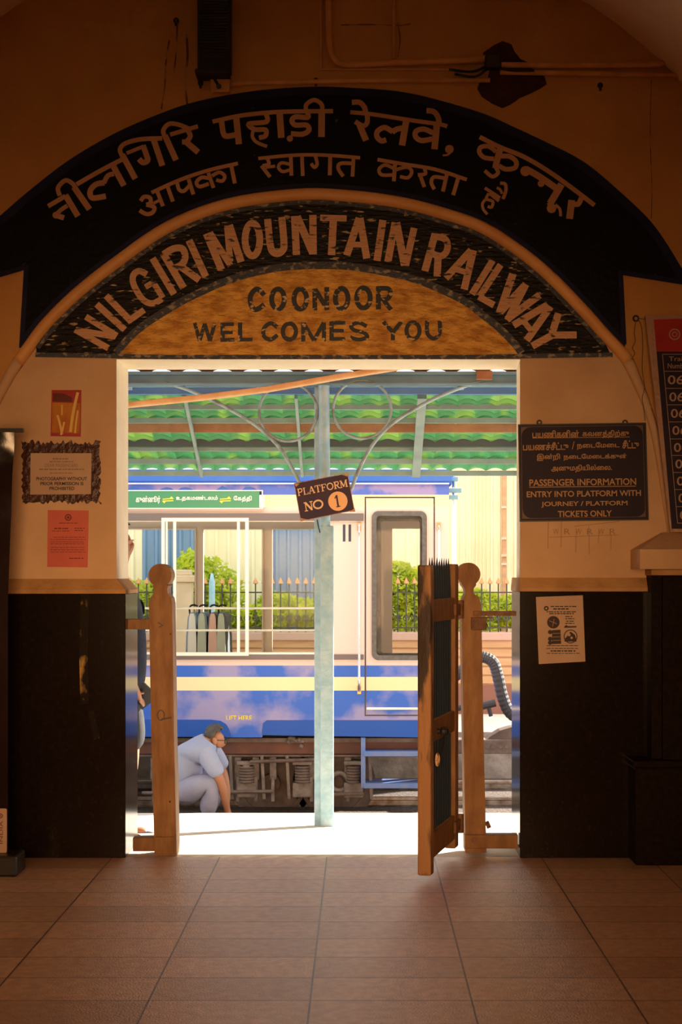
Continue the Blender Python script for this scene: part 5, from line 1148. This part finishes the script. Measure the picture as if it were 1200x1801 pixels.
# --- man crouching on the track side
YM = 11.55
def q(px, py, dy=0): p = P(px, py, YM); return V((p.x, YM + dy, p.z))
man = thing('person', 'person in pale blue-grey shirt and glasses crouching and reaching down beside the coach', 'person', (q(350, 0).x, YM, -0.5))
v = {'pelvis': (q(322, 1388), .10), 'waist': (q(324, 1360), .11), 'chest': (q(338, 1328), .125), 'upper': (q(352, 1308), .11), 'neck0': (q(364, 1303), .062), 'neck1': (q(373, 1303), .05),
     'skull': (q(381, 1294), .078), 'jaw': (q(388, 1307), .055), 'chin': (q(391, 1315), .03), 'nose': (q(398, 1304), .012)}
e = chain('pelvis', 'waist', 'chest', 'upper', 'neck0', 'neck1', 'skull', 'jaw', 'chin') + [('jaw', 'nose')]
for sg, nm in ((-1, 'n'), (1, 'f')):
    dx = 0 if sg < 0 else -3
    v.update({nm + 'sh': (q(366 + dx, 1322, sg*.17), .06), nm + 'ua': (q(382 + dx, 1345, sg*.20), .046), nm + 'el': (q(394 + dx, 1372, sg*.19), .038), nm + 'fa': (q(399 + dx, 1400, sg*.15), .034), nm + 'wr': (q(402 + dx*2, 1420, sg*.11), .026),
              nm + 'pa': (q(404 + dx*2, 1434, sg*.10), .028), nm + 'hip': (q(326, 1393, sg*.11), .075), nm + 'th': (q(352, 1381, sg*.16), .062), nm + 'kn': (q(380, 1368, sg*.17), .05), nm + 'ca': (q(375, 1400, sg*.15), .052), nm + 'an': (q(367, 1440, sg*.14), .036), nm + 'to': (q(385, 1452, sg*.15), .03)})
    e += chain('upper', nm + 'sh', nm + 'ua', nm + 'el', nm + 'fa', nm + 'wr', nm + 'pa') + chain('pelvis', nm + 'hip', nm + 'th', nm + 'kn', nm + 'ca', nm + 'an', nm + 'to')
    for k in range(4):
        b = q(404 + dx*2 + k*1.6, 1440, sg*(.10 + .018*(k - 1.5))); t = b + V((0.012, 0, -0.035 - 0.006*(1.5 - abs(k - 1.5)))); u = t + V((-0.004, 0, -0.026))
        v[nm + 'f%d' % k] = (b, .0085); v[nm + 'g%d' % k] = (t, .008); v[nm + 'h%d' % k] = (u, .0065); e += chain(nm + 'pa', nm + 'f%d' % k, nm + 'g%d' % k, nm + 'h%d' % k)
    tb = q(409 + dx*2, 1430, sg*.075); v[nm + 't0'] = (tb, .009); v[nm + 't1'] = (tb + V((0.022, 0, -0.035)), .0075); e += chain(nm + 'pa', nm + 't0', nm + 't1')
skin('body', v, e, M['skin'], man)
v = {'hem': (q(321, 1398), .155), 'waist': (q(322, 1362), .155), 'chest': (q(334, 1331), .148), 'upper': (q(350, 1310), .128), 'collar': (q(364, 1303), .072)}
e = chain('hem', 'waist', 'chest', 'upper', 'collar')
for sg, nm in ((-1, 'n'), (1, 'f')):
    v.update({nm + 'sh': (q(366, 1322, sg*.17), .085), nm + 'ua': (q(381, 1344, sg*.20), .074), nm + 'cu': (q(391, 1361, sg*.20), .064)}); e += chain('upper', nm + 'sh', nm + 'ua', nm + 'cu')
skin('shirt', v, e, M['shirt'], man)
v = {'top': (q(320, 1378), .135), 'pelvis': (q(321, 1393), .135)}; e = [('top', 'pelvis')]
for sg, nm in ((-1, 'n'), (1, 'f')):
    v.update({nm + 'hip': (q(327, 1391, sg*.11), .118), nm + 'th': (q(353, 1377, sg*.16), .108), nm + 'kn': (q(380, 1367, sg*.17), .09), nm + 'ca': (q(373, 1400, sg*.15), .085), nm + 'an': (q(367, 1432, sg*.14), .066)}); e += chain('pelvis', nm + 'hip', nm + 'th', nm + 'kn', nm + 'ca', nm + 'an')
skin('trousers', v, e, M['trouser'], man)
bm = BM(); hc = q(379.5, 1291.5); ellipsoid(bm, hc, .09, .082, .085, 20, 14)
bmesh.ops.rotate(bm, verts=bm.verts[:], cent=hc, matrix=Matrix.Rotation(math.radians(25), 3, 'Y'))
kill = [vv for vv in bm.verts if (vv.co - hc).dot(V((0.62, 0, -0.78))) > 0.012]; bmesh.ops.delete(bm, geom=kill, context='VERTS'); obj('hair', bm, M['hair'], man, smooth=True)
bm = BM()
for sg in (-1, 1): ellipsoid(bm, q(379.5, 1302, sg*.078), .02, .010, .03, 10, 8)
obj('ear', bm, M['skin'], man, smooth=True)
bm = BM()
for sg in (-1, 1):
    c = q(396.5, 1302.5, sg*.032); torus(bm, c, 0.021, 0.003, 'X', 16, 5); tube(bm, [c + V((0, sg*.02, .005)), q(381, 1300, sg*.082)], 0.003, 5)
obj('glasses', bm, M['black'], man)
for sg in (-1, 1):
    bm = BM(); c = q(376, 1458, sg*.15); ellipsoid(bm, c, .13, .05, .045, 16, 10); obj('shoe', bm, M['leather'], man, smooth=True)
# --- person half hidden behind the left jamb
YL = 8.95
def q(px, py, dy=0): p = P(px + 4, py, YL); return V((p.x, YL + dy, p.z))
gz = -.0923*(YL - WB)
per = thing('person', 'person in navy shirt holding a dark folder, mostly hidden behind the left jamb', 'person', (q(205, 0).x, YL, gz))
hx = 203
v = {'pelvis': (q(206, 1215), .12), 'waist': (q(207, 1165), .115), 'chest': (q(205, 1100), .13), 'upper': (q(204, 1052), .11), 'neck0': (q(205, 1015), .06), 'neck1': (q(206, 995), .055),
     'skull': (q(207, 948), .085), 'jaw': (q(216, 972), .058), 'chin': (q(224, 978), .03), 'nose': (q(231, 954), .013), 'brow': (q(224, 938), .04)}
e = chain('pelvis', 'waist', 'chest', 'upper', 'neck0', 'neck1', 'skull', 'jaw', 'chin') + [('skull', 'brow'), ('jaw', 'nose')]
for sg, nm in ((-1, 'n'), (1, 'f')):
    v.update({nm + 'sh': (q(204, 1058, sg*.19), .062), nm + 'ua': (q(212, 1110, sg*.23), .05), nm + 'el': (q(218, 1160, sg*.22), .042), nm + 'fa': (q(230, 1190, sg*.17), .036), nm + 'wr': (q(239, 1212, sg*.10), .027), nm + 'pa': (q(243, 1222, sg*.07), .028),
              nm + 'hip': (q(208, 1228, sg*.09), .09), nm + 'th': (q(216, 1280, sg*.10), .085), nm + 'kn': (q(220, 1340, sg*.10), .06), nm + 'ca': (q(214, 1385, sg*.10), .058), nm + 'an': (q(215, 1450, sg*.10), .038), nm + 'he': (q(217, 1466, sg*.10), .036), nm + 'to': (q(252, 1470, sg*.12), .03)})
    e += chain('upper', nm + 'sh', nm + 'ua', nm + 'el', nm + 'fa', nm + 'wr', nm + 'pa') + chain('pelvis', nm + 'hip', nm + 'th', nm + 'kn', nm + 'ca', nm + 'an', nm + 'he', nm + 'to')
    for k in range(4):
        b = q(245, 1226 + 2*k, sg*(.07)) + V((0, -.012*sg, 0)); t = b + V((.012, -.03*sg, -.02)); u = t + V((.0, -.02*sg, -.015))
        v[nm + 'f%d' % k] = (b, .009); v[nm + 'g%d' % k] = (t, .0085); v[nm + 'h%d' % k] = (u, .007); e += chain(nm + 'pa', nm + 'f%d' % k, nm + 'g%d' % k, nm + 'h%d' % k)
    tb = q(242, 1218, sg*.05); v[nm + 't0'] = (tb, .01); v[nm + 't1'] = (tb + V((.03, -.02*sg, 0)), .008); e += chain(nm + 'pa', nm + 't0', nm + 't1')
skin('body', v, e, M['skin'], per)
v = {'hem': (q(209, 1232), .16), 'waist': (q(211, 1165), .165), 'chest': (q(209, 1100), .17), 'upper': (q(205, 1056), .125), 'collar': (q(205, 1030), .075)}; e = chain('hem', 'waist', 'chest', 'upper', 'collar')
for sg, nm in ((-1, 'n'), (1, 'f')):
    v.update({nm + 'sh': (q(205, 1060, sg*.19), .085), nm + 'ua': (q(213, 1110, sg*.23), .072), nm + 'cu': (q(219, 1156, sg*.22), .062), nm + 'fa': (q(231, 1186, sg*.17), .052)}); e += chain('upper', nm + 'sh', nm + 'ua', nm + 'cu', nm + 'fa')
skin('shirt', v, e, M['navycloth'], per)
v = {'top': (q(207, 1205), .13), 'pelvis': (q(208, 1228), .135)}; e = [('top', 'pelvis')]
for sg, nm in ((-1, 'n'), (1, 'f')):
    v.update({nm + 'hip': (q(210, 1245, sg*.09), .12), nm + 'th': (q(218, 1285, sg*.10), .115), nm + 'kn': (q(221, 1330, sg*.10), .095)}); e += chain('pelvis', nm + 'hip', nm + 'th', nm + 'kn')
skin('shorts', v, e, M['greycloth'], per)
bm = BM(); hc = q(204, 942); ellipsoid(bm, hc, .098, .09, .105, 20, 14); kill = [vv for vv in bm.verts if (vv.co - hc).dot(V((0.75, 0, -0.66))) > 0.02]; bmesh.ops.delete(bm, geom=kill, context='VERTS'); obj('hair', bm, M['blackhair'], per, smooth=True)
for sg in (-1, 1):
    bm = BM(); c = q(236, 1478, sg*.11); ellipsoid(bm, c, .13, .05, .04, 16, 10); obj('shoe', bm, M['leather'], per, smooth=True)
fo = thing('folder', 'dark folder held in the hand beside the left jamb', 'folder', tuple(q(247, 1222)))
bm = BM(); a = q(250, 1222); beam(bm, a + V((-.06, -.03, .05)), a + V((.03, .03, -.05)), .13, .02, (0, 1, 0.2)); obj('cover', bm, M['black'], fo)
